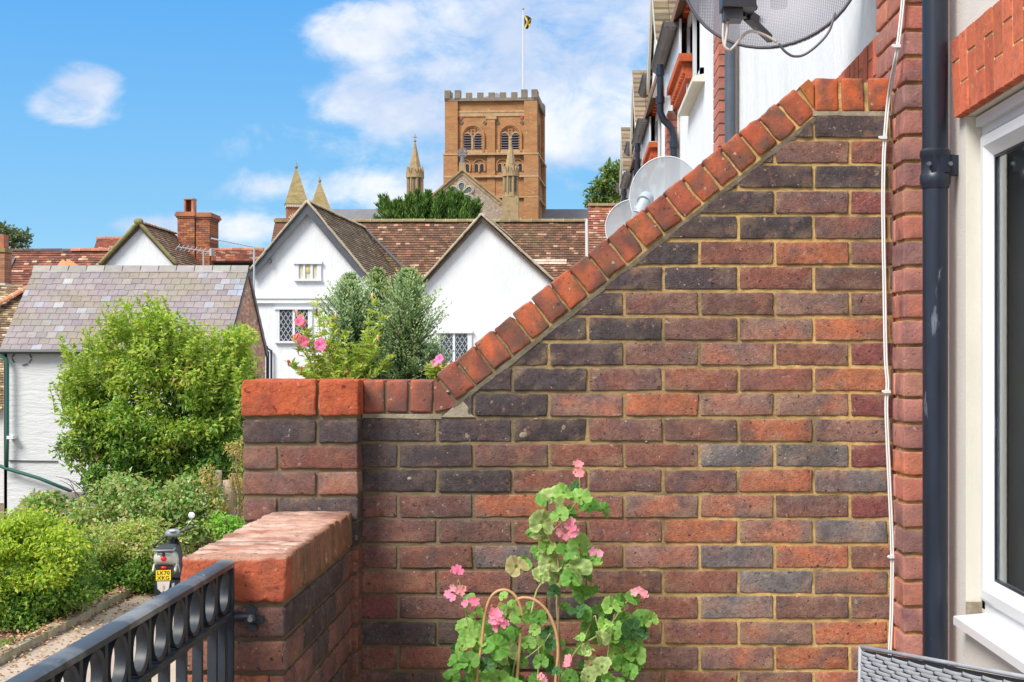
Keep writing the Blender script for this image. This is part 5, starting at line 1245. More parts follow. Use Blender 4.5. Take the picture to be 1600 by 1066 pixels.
# ------------------------------------------------------------------ foliage
def leaf_mesh(name, pos, dirs, nrm, L, Wd, cols, mt, parent=None, fold=.25, origin=None):
    """diamond leaves with a folded midrib; arrays (n,3),(n,3),(n,3),(n,),(n,)"""
    n = len(pos); d = dirs/np.linalg.norm(dirs, axis=1, keepdims=True)
    s = np.cross(d, nrm); s /= (np.linalg.norm(s, axis=1, keepdims=True)+1e-9); up = np.cross(s, d)
    L = L[:, None]; Wd = Wd[:, None]
    b = pos; tip = pos+d*L-up*L*.12; l = pos+d*L*.45+s*Wd/2+up*Wd*fold; r = pos+d*L*.45-s*Wd/2+up*Wd*fold
    v = np.stack([b, l, tip, r], 1).reshape(-1, 3); i = np.arange(n)*4
    f = np.concatenate([np.stack([i, i+1, i+2], 1), np.stack([i, i+2, i+3], 1)])
    c = np.repeat(cols, 4, axis=0)
    return npmesh(name, v, f, c, mt, parent, origin)
def pick(pal, n, var=.18):
    pal = np.array(pal, float); w = rng.integers(0, len(pal), n); c = pal[w]*(1+rng.uniform(-var, var, (n, 1)))*(1+rng.uniform(-.06, .06, (n, 3)))
    return np.clip(c, 0, 1)
def rdir(n):
    v = rng.normal(size=(n, 3)); return v/np.linalg.norm(v, axis=1, keepdims=True)
def clumps_leaves(clumps, dens, L, Wd, pal, droop=-.1, inner=.45, var=.2):
    """clumps: (cx,cy,cz,rx,ry,rz[,pal])"""
    P_, D_2, N_, Ls, Ws, Cs = [], [], [], [], [], []
    for c in clumps:
        cx, cy, cz, rx, ry, rz = c[:6]; pl = c[6] if len(c) > 6 else pal
        n = int(dens*(rx*ry+ry*rz+rx*rz)/3*12.6)
        u = rdir(n); rr = 1-rng.random(n)**1.6*inner; rr *= 1+.10*rng.normal(size=n)
        p = np.array([cx, cy, cz])+u*rr[:, None]*np.array([rx, ry, rz])
        d = u*.8+rdir(n)*.8+np.array([0, 0, droop]); nr = u*.5+rdir(n)*.7+np.array([0, 0, .6])
        P_.append(p); D_2.append(d); N_.append(nr); Ls.append(L*rng.uniform(.45, 1.45, n)); Ws.append(Wd*rng.uniform(.5, 1.35, n))
        Cs.append(pick(pl, n, var))
    return map(np.concatenate, (P_, D_2, N_, Ls, Ws, Cs))
def branchy(mb, a, b, r0, r1, n=8, wob=.06, col=(1,1,1)):
    a = Vector(a); b = Vector(b); L_ = (b-a).length; sd = random.random()*50
    pts = [a.lerp(b, i/n)+noise.noise_vector(V(sd, i*.6, 0))*wob*L_*(math.sin(math.pi*i/n)*.8+.2*(i > 0)) for i in range(n+1)]
    mb.tube(pts, [r0+(r1-r0)*i/n for i in range(n+1)], 6, col); return pts
YGRN = [(.44,.55,.10), (.35,.49,.08), (.54,.60,.15), (.25,.40,.07)]
MGRN = [(.19,.34,.05), (.25,.40,.07), (.12,.25,.045), (.34,.46,.11)]
DGRN = [(.06,.15,.03), (.08,.19,.04), (.045,.11,.025)]
def big_bush():
    Y = 29.5; root = empty('large_bush', P(240, 780, Y), 'large rounded bright green bush in front of the slate roofed outbuilding', 'bush')
    X = lambda px: (px-VX)*Y/F; Z = lambda py: (VY-py)*Y/F
    cl = []
    spec = [(235,650,125,120),(160,600,60,60),(300,590,75,70),(120,680,42,60),(240,560,80,65),(340,640,50,80),(180,740,70,60),(280,740,80,60),(250,520,45,40),(200,545,50,45),(130,620,40,45),(355,580,35,45),(330,700,50,70),(225,680,90,80),(160,660,60,60),(340,760,40,40),(355,690,32,60),(250,790,70,35),(180,790,50,30),(365,545,22,40),(300,545,45,40)]
    for (px, py, rx, ry) in spec:
        rxm, rzm = rx*Y/F, ry*Y/F; t = (py-520)/240
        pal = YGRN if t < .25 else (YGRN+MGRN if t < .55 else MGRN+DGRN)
        # sub clumps
        for _ in range(max(6, int(rx*ry/260))):
            u = rdir(1)[0]; k = rng.uniform(.55, 1.0)
            if u[1] > .5: u[1] = -u[1]
            c = np.array([X(px), Y+.3, Z(py)])+u*np.array([rxm*.85, 1.1*min(1, rx/70), rzm*.85])*k
            s = rng.uniform(.16, .34)
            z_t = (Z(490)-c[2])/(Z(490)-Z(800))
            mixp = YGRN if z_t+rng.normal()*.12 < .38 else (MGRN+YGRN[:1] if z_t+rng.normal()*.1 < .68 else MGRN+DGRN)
            if rng.random() < .06: mixp = YGRN+[(.42,.28,.14)]
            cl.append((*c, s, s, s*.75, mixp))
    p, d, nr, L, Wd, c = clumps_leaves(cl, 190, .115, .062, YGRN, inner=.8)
    leaf_mesh('leaves', p, d, nr, L, Wd, c, M_LEAF, root)
    # upright sprays on the crown
    ps, ds, ns, Ls, Ws, Cs = [], [], [], [], [], []
    m = MB()
    for _ in range(300):
        px = rng.uniform(95, 385); top = 503+((px-235)/150)**2*85+rng.uniform(-26, 40)
        if 180 < px < 205 or 240 < px < 262: top -= 22
        a = V(X(px)+rng.uniform(-.1,.1), Y+rng.uniform(-.6,.7), Z(top+42)); b = a+V(rng.uniform(-.25,.25), rng.uniform(-.2,.1), Z(top)-Z(top+42))
        m.tube([a, a.lerp(b,.5)+V(0,0,.02), b], [.007,.005,.002], 4, (.25,.3,.08))
        for k in range(34):
            t = rng.uniform(.0, 1); q = a.lerp(b, t); ps.append(q); dd = rdir(1)[0]; dd[2] = abs(dd[2])*.6+.1; ds.append(dd); ns.append(rdir(1)[0]+[0,0,.8]); Ls.append(.12*(1.1-.4*t)); Ws.append(.05)
        Cs.append(pick(YGRN, 34))
    leaf_mesh('top_sprays', np.array(ps), np.array(ds), np.array(ns), np.array(Ls), np.array(Ws), np.concatenate(Cs), M_LEAF, root)
    for _ in range(26):
        sx = rng.choice([-1, 1], p=[.8, .2]); py = rng.uniform(560, 770); bx = 235+sx*(110 if sx < 0 else 130)
        a = V(X(bx), Y+rng.uniform(-.2,.5), Z(py+20)); b = V(X(bx+sx*rng.uniform(12, 45)), a.y-.1, Z(py-rng.uniform(-10, 25))); m.tube([a, a.lerp(b,.5)+V(0,0,.08), b], [.012,.008,.004], 5, (.2,.15,.1))
    for i in range(6): branchy(m, P(215+i*8, 900, Y), P(170+i*28, 640, Y+.2), .05, .015)
    m.build('branches', M_BARK, root)
    # dark core so that gaps show shade, itself made of leaves
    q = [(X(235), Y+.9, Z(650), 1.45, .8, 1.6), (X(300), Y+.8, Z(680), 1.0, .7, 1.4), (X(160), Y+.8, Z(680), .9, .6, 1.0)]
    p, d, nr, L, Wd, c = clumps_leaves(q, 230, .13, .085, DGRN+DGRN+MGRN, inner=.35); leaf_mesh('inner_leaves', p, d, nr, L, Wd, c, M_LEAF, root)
big_bush()
def hedge(name, lab, cat, spec, Y, pal, L, Wd, dens, zb=-4.0, seed=0, sub=(.14,.3), depth=.8, shade=True, low=None):
    X = lambda px: (px-VX)*Y/F; Z = lambda py: (VY-py)*Y/F
    px0 = sum(s[0] for s in spec)/len(spec); root = empty(name, V(X(px0), Y, zb), lab, cat)
    cl = []
    for (px, py, rx, ry) in spec:
        rxm, rzm = rx*Y/F, ry*Y/F
        for _ in range(max(8, int(rx*ry/(120 if L < .08 else 170)))):
            u = rdir(1)[0]; 
            if u[1] > .4: u[1] = -u[1]
            k = rng.uniform(.6, 1.0); c = np.array([X(px), Y+.3, Z(py)])+u*np.array([rxm*.88, depth, rzm*.88])*k
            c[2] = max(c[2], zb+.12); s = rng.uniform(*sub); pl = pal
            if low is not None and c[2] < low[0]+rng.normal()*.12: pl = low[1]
            cl.append((*c, s, s, s*.75, pl))
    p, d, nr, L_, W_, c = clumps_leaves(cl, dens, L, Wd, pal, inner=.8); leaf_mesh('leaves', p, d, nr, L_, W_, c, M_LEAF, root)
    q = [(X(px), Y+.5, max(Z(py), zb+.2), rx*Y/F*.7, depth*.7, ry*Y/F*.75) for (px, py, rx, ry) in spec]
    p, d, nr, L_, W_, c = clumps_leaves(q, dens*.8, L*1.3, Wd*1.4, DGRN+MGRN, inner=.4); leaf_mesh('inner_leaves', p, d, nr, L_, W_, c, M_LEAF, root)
    m = MB()
    for _ in range(10):
        s = spec[rng.integers(len(spec))]; a = V(X(s[0]+rng.uniform(-.4,.4)*s[2]), Y+.3, zb); b = V(X(s[0]+rng.uniform(-.8,.8)*s[2]), Y-.1, Z(s[1]-s[3]*rng.uniform(0,.8))); branchy(m, a, b, .02, .006)
    m.build('stems', M_BARK, root)
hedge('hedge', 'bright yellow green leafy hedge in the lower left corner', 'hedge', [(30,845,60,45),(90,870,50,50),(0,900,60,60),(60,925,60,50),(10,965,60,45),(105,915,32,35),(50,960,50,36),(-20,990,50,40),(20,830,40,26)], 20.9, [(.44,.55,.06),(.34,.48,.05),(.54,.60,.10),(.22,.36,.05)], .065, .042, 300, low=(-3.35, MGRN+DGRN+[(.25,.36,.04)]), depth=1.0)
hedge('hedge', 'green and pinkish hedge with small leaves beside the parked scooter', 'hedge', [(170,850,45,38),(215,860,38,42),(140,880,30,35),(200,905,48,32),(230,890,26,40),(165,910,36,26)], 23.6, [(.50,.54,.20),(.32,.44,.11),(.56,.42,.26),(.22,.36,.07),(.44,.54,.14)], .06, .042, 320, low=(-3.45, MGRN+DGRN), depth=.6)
hedge('bramble', 'tangle of pale green brambles below the large bush', 'bramble', [(130,805,60,30),(200,780,60,38),(255,800,55,38),(290,785,40,45),(300,840,38,35),(70,790,22,16),(235,835,45,25),(330,800,20,40)], 25.6, [(.34,.48,.20),(.46,.56,.28),(.22,.38,.10),(.52,.44,.20),(.16,.30,.07)], .085, .062, 190, depth=.6)
hedge('low_shrub', 'small fresh green shrub at the foot of the old tree stump', 'shrub', [(345,822,18,14),(362,832,16,12)], 24.6, [(.20,.42,.06),(.30,.50,.10)], .07, .045, 320, depth=.3)
hedge('ivy', 'yellow green ivy climbing the brick gable of the outbuilding', 'ivy', [(374,545,5,30),(379,575,11,30),(390,605,9,18),(365,620,16,30)], 33.9, [(.34,.46,.05),(.44,.52,.08),(.2,.34,.05)], .09, .075, 200, depth=.2, sub=(.07,.15))
hedge('dry_creeper', 'straw coloured creeper hanging on the old stump beside the brick pier', 'creeper', [(372,760,12,60),(362,710,16,40),(375,800,8,36),(335,800,16,40),(320,760,14,30),(350,830,20,24)], 25.4, [(.50,.36,.13),(.42,.30,.12),(.36,.38,.12),(.56,.42,.2)], .06, .03, 260, depth=.25, sub=(.08,.16))
def stump():
    root = empty('tree_stump', P(355, 850, 25.8), 'tall pale weathered stump between the bushes and the brick pier', 'stump')
    m = MB(); m.tube([P(356,1010,25.8), P(356,860,25.8), P(357,780,25.8), P(355,750,25.8)], [.20,.13,.11,.08], 10); m.tube([P(338,1000,26), P(336,800,26), P(342,735,26)], [.15,.11,.06], 8); m.tube([P(356,790,25.8), P(366,740,25.9)], [.08,.04], 8)
    m.build('trunk', mat('stump_bark', (.40,.30,.22), rough=.95, bump=.8, bscale=12, bdist=.04, var=.4, vscale=6, vstretch=(1,1,.25)), root, smooth=True)
stump()
def shed():
    root = empty('low_shed', P(80, 800, 28.2), 'low shed with a flat brown grey roof in front of the whitewashed wall', 'shed')
    m = MB(); m.hexa([P(12,808,27),P(160,806,27),P(160,806,30.0)+V(0,0,.28),P(50,768.5,30.2)+V(0,0,-.04),P(12,806,27),P(160,804,27),P(175,768,30.2),P(50,767,30.2)]); 
    m = MB(); a, b, c, d = P(22,795,27.5), P(170,797,27.5), P(170,769,30.4), P(51,769,30.4); dn = V(0,0,-.10); m.hexa([a+dn,b+dn,c+dn,d+dn,a,b,c,d])
    m.build('roof', mat('felt_roof', (.19,.155,.135), rough=.85, var=.15, bump=.3, bscale=15), root)
    m = MB(); a2, b2, c2, d2 = [q+V(0,.05 if i < 2 else -.05,-.10) for i, q in enumerate((a,b,c,d))]; z = -4; m.hexa([V(a2.x+.1,a2.y,z),V(b2.x-.1,b2.y,z),V(c2.x-.1,c2.y,z),V(d2.x+.1,d2.y,z),V(a2.x+.1,a2.y,a2.z),V(b2.x-.1,b2.y,b2.z),V(c2.x-.1,c2.y,c2.z),V(d2.x+.1,d2.y,d2.z)]); m.build('wall', mat('shed_board', (.13,.10,.09), rough=.9, var=.2), root)
shed()
# ------------------------------------------------------------------ ground, road, kerb, litter
def ground():
    def sheet(name, x0, x1, y0, y1, z, m):
        mb = MB(); mb.box(x0, x1, y0, y1, z-.3, z); o = mb.build(name, m); o['kind'] = 'structure'; return o
    sheet('ground', -900, 900, -100, 1600, -4.02, mat('earth', (.16,.12,.08), rough=.95, var=.3, vscale=1.5, bump=.5, bscale=6, bdist=.05))
    sheet('road', -7.47, -.9, -20, 60, -3.985, mat('pale_path', (.40,.32,.245), rough=.95, var=.16, vscale=1.6, bump=.4, bscale=60, bdist=.01, spots=((.8,.55,.7,(.30,.24,.19),.5),)))
    k = MB(); y = 8.0
    while y < 40: k.box(-7.70, -7.50, y, y+.895, -4.1, -3.86+random.uniform(-.004,.004), vary((.30,.26,.19), .12)); y += .905
    o = k.build('kerb', mat('mossy_kerb', rough=.95, var=.35, vscale=5, bump=.5, bscale=30, bdist=.01, spots=((3,.5,.62,(.22,.24,.07),.7),))); tagt(o, 'long mossy stone kerb edging the pale road', 'kerb', kind='structure')
    n = 9000; y = rng.uniform(15, 30, n); x = np.where(rng.random(n) < .86, rng.uniform(-9.6, -7.4, n), rng.uniform(-7.5, -6.5, n)+rng.normal(size=n)*.2); z = -3.99+rng.random(n)*.05+np.where((x > -7.71) & (x < -7.49), .13, 0)
    p = np.stack([x, y, z], 1); d = rdir(n); d[:, 2] *= .25
    nr = np.array([0, 0, 1.0])+rdir(n)*.35
    o = leaf_mesh('leaf_litter', p, d, nr, rng.uniform(.04,.09,n), rng.uniform(.03,.06,n), pick([(.40,.18,.08),(.50,.30,.15),(.30,.14,.08),(.55,.42,.22),(.22,.11,.07)], n), mat('dry_leaf', rough=.8)); tagt(o, 'reddish brown fallen leaves along the kerb under the hedges', 'leaf litter', kind='stuff')
    n = 1600; y = rng.uniform(16, 30, n); x = rng.uniform(-8.6, -7.75, n); ok = (np.sin(y*2.1)+np.sin(y*5.3+1)) > .4; x = x[ok]; y = y[ok]; n = len(x); p = np.stack([x, y, np.full(n, -3.98)], 1); d = rdir(n)*.5+[0,0,1]
    o = leaf_mesh('weeds', p, d, rdir(n), rng.uniform(.08,.2,n), rng.uniform(.02,.05,n), pick([(.3,.4,.08),(.2,.32,.06)], n), M_LEAF); tagt(o, 'scattered green weeds behind the mossy kerb', 'weeds', kind='stuff')
ground()
# ------------------------------------------------------------------ scooter
def scooter():
    Y = 22.6; g = P(262, 940, Y); g.z = -3.985
    root = empty('parked_scooter', g, 'white and black motor scooter parked by the hedge, seen from behind', 'scooter')
    rz = R(9); f = V(math.sin(-rz), math.cos(rz), 0); s = V(math.cos(rz), -math.sin(-rz), 0); u = V(0, 0, 1)
    o = V(P(256, 0, 22.3).x, 22.3, -3.985)
    T = lambda a, b, c: o+s*a+f*b+u*c
    white = mat('scooter_paint', (.52,.51,.46), rough=.25, coat=.5); blk = mat('scooter_black', (.02,.022,.028), rough=.45); grey = mat('scooter_grey', (.22,.24,.26), rough=.4); chrome = mat('chrome', (.6,.62,.65), rough=.2, metallic=.9); rub = mat('tyre_rubber', (.02,.02,.02), rough=.9)
    def ring(cy, cz, w, h, n=16, e=2.6, zsh=0): 
        out = []
        for i in range(n):
            a = 2*math.pi*i/n; c, q = math.cos(a), math.sin(a); out.append(T(math.copysign(abs(c)**(2/e), c)*w, cy, cz+math.copysign(abs(q)**(2/e), q)*h))
        return out
    m = MB(); m.loft([ring(-.02,.80,.07,.04), ring(.02,.80,.15,.085), ring(.15,.77,.185,.13), ring(.40,.72,.19,.17), ring(.65,.66,.15,.16), ring(.80,.55,.12,.14)]); m.build('rear_body', white, root, smooth=True)
    m = MB()
    for sg in (-1, 1): m.loft([[T(sg*.17+.02*math.cos(t), .02+b, .62+math.sin(t)*.03+zz) for t in [2*math.pi*i/8 for i in range(8)]] for b, zz in ((0,-.02),(.12,.05),(.35,.03),(.5,-.1))])
    m.build('side_panel', white, root, smooth=True)
    m = MB(); m.loft([ring(.05,.91,.12,.02), ring(.10,.93,.15,.035), ring(.45,.93,.15,.045), ring(.75,.90,.12,.04), ring(.85,.87,.09,.02)]); m.build('seat', blk, root, smooth=True)
    m = MB(); m.tube([T(-.14,.25,.93), T(-.15,-.03,.93), T(-.10,-.09,.94), T(.10,-.09,.94), T(.15,-.03,.93), T(.14,.25,.93)], .016, 8); m.box(0,0,0,0,0,0) if False else None; m.obox(T(0,-.04,.935), s*.13, f*.05, u*.008); m.build('grab_rail', grey, root, smooth=True)
    m = MB(); m.ellip(T(0,-.035,.80), s*.045, f*.03, u*.042); m.obox(T(0,-.01,.655), s*.04, f*.02, u*.022); m.build('tail_light', mat('red_lens', (.65,.01,.015), rough=.2), root, smooth=True)
    m = MB(); m.obox(T(0,-.02,.865), s*.018, f*.02, u*.035); m.obox(T(0,.10,.60), s*.13, f*.10, u*.07); m.obox(T(0,.02,.45), s*.07, f*.012, u*.15); m.build('tail_bracket', blk, root)
    m = MB(); m.obox(T(0,-.055,.54), s*.115, f*.004, u*.082); pl = m.build('number_plate', mat('yellow_plate', (.90,.62,.015), rough=.4), root)
    for txt, dz in (('LK70', .035), ('XKG', -.045)):
        cu = bpy.data.curves.new('plate_lettering', 'FONT'); cu.body = txt; cu.size = .085; cu.align_x = 'CENTER'; cu.align_y = 'CENTER'; cu.extrude = .001; cu.space_character = 1.12; cu.offset = .0012
        tmp = bpy.data.objects.new('tmp', cu); COL.objects.link(tmp); me_ = bpy.data.meshes.new_from_object(tmp.evaluated_get(bpy.context.evaluated_depsgraph_get())); bpy.data.objects.remove(tmp)
        me_.materials.clear(); me_.materials.append(blk); to = bpy.data.objects.new('plate_lettering', me_); COL.objects.link(to); to.parent = pl
        c = T(0,-.062,.54+dz)-ORG[root.name]; to.matrix_local = Matrix.Translation(c) @ Matrix.Rotation(rz, 4, 'Z') @ Matrix.Rotation(R(90), 4, 'X')
    m = MB(); m.hexa([T(-.10,-.06,.44),T(.10,-.06,.44),T(.10,-.05,.44),T(-.10,-.05,.44),T(-.10,-.06,.445),T(.10,-.06,.445),T(.10,-.05,.445),T(-.10,-.05,.445)])
    m = MB(); pts = [T(-.10,-.045,.45), T(.10,-.045,.45), T(.085,-.065,.33), T(.03,-.075,.27), T(-.03,-.075,.27), T(-.09,-.065,.33)]; m.prism(pts, f*.008); m.build('mudguard', white, root); m = MB(); m.obox(T(0,-.078,.36), s*.008, f*.002, u*.04); m.build('reflector_strip', mat('pink_mark', (.8,.25,.2), rough=.5), root)
    def wheel(cy, R_=.225):
        m = MB(); n = 24; rings = []
        for i in range(n+1):
            a = 2*math.pi*i/n; rings.append([T(.05*math.cos(t), cy+math.cos(a)*(R_-.05+.05*math.sin(t)), R_+math.sin(a)*(R_-.05+.05*math.sin(t))) for t in [2*math.pi*q/8 for q in range(8)]])
        m.loft(rings, cap=False); w = m.build('wheel', rub, root, smooth=True); m = MB(); m.tube([T(-.035,cy,R_), T(.035,cy,R_)], .12, 18); m.build('rim', grey, w)
    wheel(.14); wheel(1.38)
    m = MB(); m.tube([T(.13,.25,.24), T(.16,.0,.27), T(.16,-.03,.275)], [.045,.06,.05], 12); m.obox(T(.12,.16,.34), s*.02, f*.12, u*.04); m.build('exhaust', chrome, root, smooth=True)
    m = MB(); m.obox(T(-.11,.30,.28), s*.05, f*.22, u*.08); m.obox(T(0,.80,.27), s*.15, f*.25, u*.03); m.build('footboard', blk, root)
    m = MB(); m.loft([ring(1.02,.32,.16,.03), ring(1.08,.5,.17,.05), ring(1.16,.75,.15,.05), ring(1.20,.92,.10,.05)]); m.build('leg_shield', blk, root, smooth=True)
    m = MB(); m.tube([T(0,1.38,.22), T(0,1.28,.6), T(0,1.18,1.0)], .028, 10); m.build('steering_column', blk, root)
    m = MB(); m.loft([ring(1.05,1.05,.05,.03), ring(1.08,1.06,.13,.055), ring(1.2,1.07,.12,.07), ring(1.3,1.03,.06,.05)]); hs = m.build('headset', grey, root, smooth=True)
    m = MB(); m.ellip(T(.0,1.06,1.115), s*.06, f*.04, u*.025); m.build('dial', white, hs, smooth=True)
    m = MB(); m.tube([T(-.30,.98,.86), T(-.15,1.10,1.00), T(.15,1.12,1.10), T(.36,1.04,1.18)], .017, 8); m.build('handlebar', blk, root, smooth=True)
    for sg in (1,):
        m = MB(); m.tube([T(sg*.18,1.08,1.10), T(sg*.26,1.10,1.24), T(sg*.31,1.10,1.30)], .008, 6); mm = m.build('mirror', chrome, root, smooth=True); m = MB(); m.ellip(T(sg*.31,1.09,1.37), s*.055, f*.014, u*.055); m.build('mirror_glass', mat('mirror_face', (.85,.87,.9), rough=.1, metallic=.3), mm, smooth=True)
scooter()
# ------------------------------------------------------------------ trees on the skyline
def skyline_tree(lab, Y, trunk, blobs, pal, L, Wd, dens, zb=-4):
    root = empty('tree', V(P(trunk[0][0], 0, Y).x, Y, zb), lab, 'tree')
    m = MB(); pts = [P(x, y, Y) for x, y in trunk]; pts[0].z = zb; m.tube(pts, [.35-.27*i/(len(pts)-1) for i in range(len(pts))], 8)
    for b in blobs: branchy(m, pts[-1 if b[1] < trunk[-1][1] else -2], P(b[0], b[1], Y), .07, .02)
    m.build('trunk', M_BARK, root)
    cl = []
    for (px, py, rx, ry) in blobs:
        for _ in range(max(5, int(rx*ry/18))):
            u = rdir(1)[0]*rng.uniform(.3, 1); c = np.array(P(px, py, Y))+u*np.array([rx*Y/F, rx*Y/F, ry*Y/F]); s = rng.uniform(.18, .45)*Y/60; cl.append((*c, s*1.2, s, s*.6))
    p, d, nr, L_, W_, c = clumps_leaves(cl, dens, L, Wd, pal, inner=.8); leaf_mesh('crown', p, d, nr, L_, W_, c, M_LEAF, root)
skyline_tree('loose green tree on the skyline beside the far end of the terrace', 62, [(965,420),(965,345),(962,310),(958,285)], [(945,290,16,14),(962,272,18,14),(975,262,14,10),(930,308,10,10),(950,315,22,12),(970,300,16,16),(925,318,8,6)], [(.16,.24,.06),(.22,.28,.09),(.11,.18,.05)], .22, .12, 28)
skyline_tree('sparse tree showing above the roofs at the left edge of the sky', 90, [(5,430),(8,385),(10,365)], [(2,358,14,9),(14,370,16,9),(32,376,12,6),(-8,372,12,12),(36,368,6,3),(22,384,20,5)], [(.10,.14,.06),(.15,.18,.08)], .30, .16, 11)
def yew():
    Y = 62; root = empty('yew_tree', P(665, 400, Y)+V(0,0,-8), 'dark green yew with upswept sprays rising behind the brown tiled roof', 'tree')
    root.location.z = -4; ORG[root.name] = Vector(root.location)
    m = MB(); b0 = P(665, 380, Y); b0.z = -4; m.tube([b0, P(665, 372, Y)], [.4,.25], 8)
    ps, ds, ns, Ls, Ws, Cs = [], [], [], [], [], []
    tips = [(592,322,14),(600,332,18),(612,330,22),(625,325,25),(640,317,28),(655,309,32),(668,306,34),(680,309,34),(694,304,36),(708,308,34),(720,314,30),(732,322,26),(598,312,20),(618,316,22),(636,306,30),(651,300,30),(673,299,30),(701,299,30),(716,305,26),(728,311,26),(747,312,22),(605,322,20),(686,302,30),(744,318,24),(700,322,26),(660,322,26),(630,336,20),(737,330,20),(612,340,14),(590,338,10),(650,330,22),(675,325,26),(690,320,26),(715,328,22)]
    for (tx, ty, ln) in tips*3:
        tx += rng.uniform(-6, 6); ty += rng.uniform(-4, 12); bx = tx+(665-tx)*.12*1+rng.uniform(-4,4); by = ty+ln+14
        a = P(bx, by, Y+rng.uniform(-1.2,1.2)); b = P(tx, ty, a.y); bend = V((tx-665)/90*.15, 0, 0)
        pts = [a.lerp(b, t)-bend*math.sin(math.pi*t) for t in (0,.33,.66,1)]; m.tube(pts, [.05,.035,.02,.008], 5)
        n = int(ln*9)
        for _ in range(n):
            t = rng.uniform(.0, 1); q = a.lerp(b, t)-bend*math.sin(math.pi*t); w = .22*(1-t)**.7+.02
            ps.append(q+V(*(rdir(1)[0]*w*np.array([1,1,.6])))); dd = np.array((b-a).normalized())+rdir(1)[0]*.55; ds.append(dd); ns.append(rdir(1)[0]); Ls.append(rng.uniform(.18,.34)); Ws.append(.055)
        Cs.append(pick([(.08,.17,.04),(.13,.24,.05),(.20,.32,.07),(.04,.09,.02)], n))
    m.build('trunk', M_BARK, root)
    leaf_mesh('crown', np.array(ps), np.array(ds), np.array(ns), np.array(Ls), np.array(Ws), np.concatenate(Cs), M_NEEDLE, root)
yew()
# ------------------------------------------------------------------ planter plants behind the wall
def dwarf_conifer(lab, bx, by, tx, ty, w, Y, pal, npl=1.0):
    base = P(bx, by, Y); top = P(tx, ty, Y); H = (top-base).length; Wm = w*Y/F/2
    root = empty('dwarf_conifer', base, lab, 'conifer', 'dwarf conifers in the trough behind the wall')
    m = MB(); m.tube([base, base.lerp(top,.5), base.lerp(top,.92)], [.008,.006,.002], 6, (.2,.12,.08))
    ps, ds, ns, Ls, Ws, Cs = [], [], [], [], [], []
    nb = int(620*npl)
    for i in range(nb):
        t = (i+rng.random())/nb; t = t**.85; az = rng.uniform(0, 2*math.pi)
        rad = 1.75*Wm*min(1, (1-t)**.85*1.7+.05)*(.72+.28*math.sin(i*2.4))*rng.uniform(.7,1.1)
        st = base.lerp(top, t*.93); dirv = V(math.cos(az), math.sin(az), .45+1.3*t).normalized(); e = st+dirv*rad
        if i % 3 == 0: m.tube([st, e], [.0018,.0008], 4, (.22,.16,.08))
        nl = 30
        for k in range(nl):
            q = (k+1)/nl; c = st+(e-st)*q+V(0,0,.004*q); sgn = 1 if k % 2 else -1
            side = dirv.cross(V(0,0,1)).normalized()*sgn
            o_ = side*(.013*(1.2-q))*rng.uniform(.2,1)+V(*(rdir(1)[0]*.0035)); ps.append(c+o_); dd = dirv*.9+side*.7+V(0,0,.45)+V(*(rdir(1)[0]*.3)); ds.append(np.array(dd)); ns.append(np.array([0,0,1.])+rdir(1)[0]*.7)
            Ls.append(rng.uniform(.009,.017)*(1.15-.3*q)); Ws.append(.0056); 
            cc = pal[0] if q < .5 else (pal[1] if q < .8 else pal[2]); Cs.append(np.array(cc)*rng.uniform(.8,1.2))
    m.build('stem', M_BARK, root)
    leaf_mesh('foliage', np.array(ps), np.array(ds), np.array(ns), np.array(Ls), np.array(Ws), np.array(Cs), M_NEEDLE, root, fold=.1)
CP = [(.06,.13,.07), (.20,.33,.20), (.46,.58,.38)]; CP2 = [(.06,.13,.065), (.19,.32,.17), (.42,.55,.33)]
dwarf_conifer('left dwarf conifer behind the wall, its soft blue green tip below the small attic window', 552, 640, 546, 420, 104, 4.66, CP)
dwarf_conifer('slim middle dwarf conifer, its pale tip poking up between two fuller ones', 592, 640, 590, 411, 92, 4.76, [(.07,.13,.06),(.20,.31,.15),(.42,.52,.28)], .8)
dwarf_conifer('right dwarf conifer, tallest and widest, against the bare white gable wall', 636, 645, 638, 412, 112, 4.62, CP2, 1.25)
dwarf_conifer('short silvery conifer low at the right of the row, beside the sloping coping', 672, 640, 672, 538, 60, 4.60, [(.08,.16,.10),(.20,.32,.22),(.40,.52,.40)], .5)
def petal_flower(m, c, n, r, col, open_=.6, k=5):
    n = Vector(n).normalized(); a = n.orthogonal().normalized(); b = n.cross(a); ctr = Vector(c); vs = [ctr-n*r*.5]; N_ = 20; 
    rings = []
    for (rr, h) in ((.12,-.5),(.28,-.1),(.62,.22),(1,.26)):
        ring = []
        for i in range(N_):
            t = 2*math.pi*i/N_; w = 1+.12*math.cos(k*t)*rr; ring.append(ctr+(a*math.cos(t)+b*math.sin(t))*r*rr*w+n*r*(h*open_+.10*rr*math.sin(k*t*1.0+c[0]*90)))
        rings.append(ring)
    m.loft(rings, vary(col, .08), cap=False)
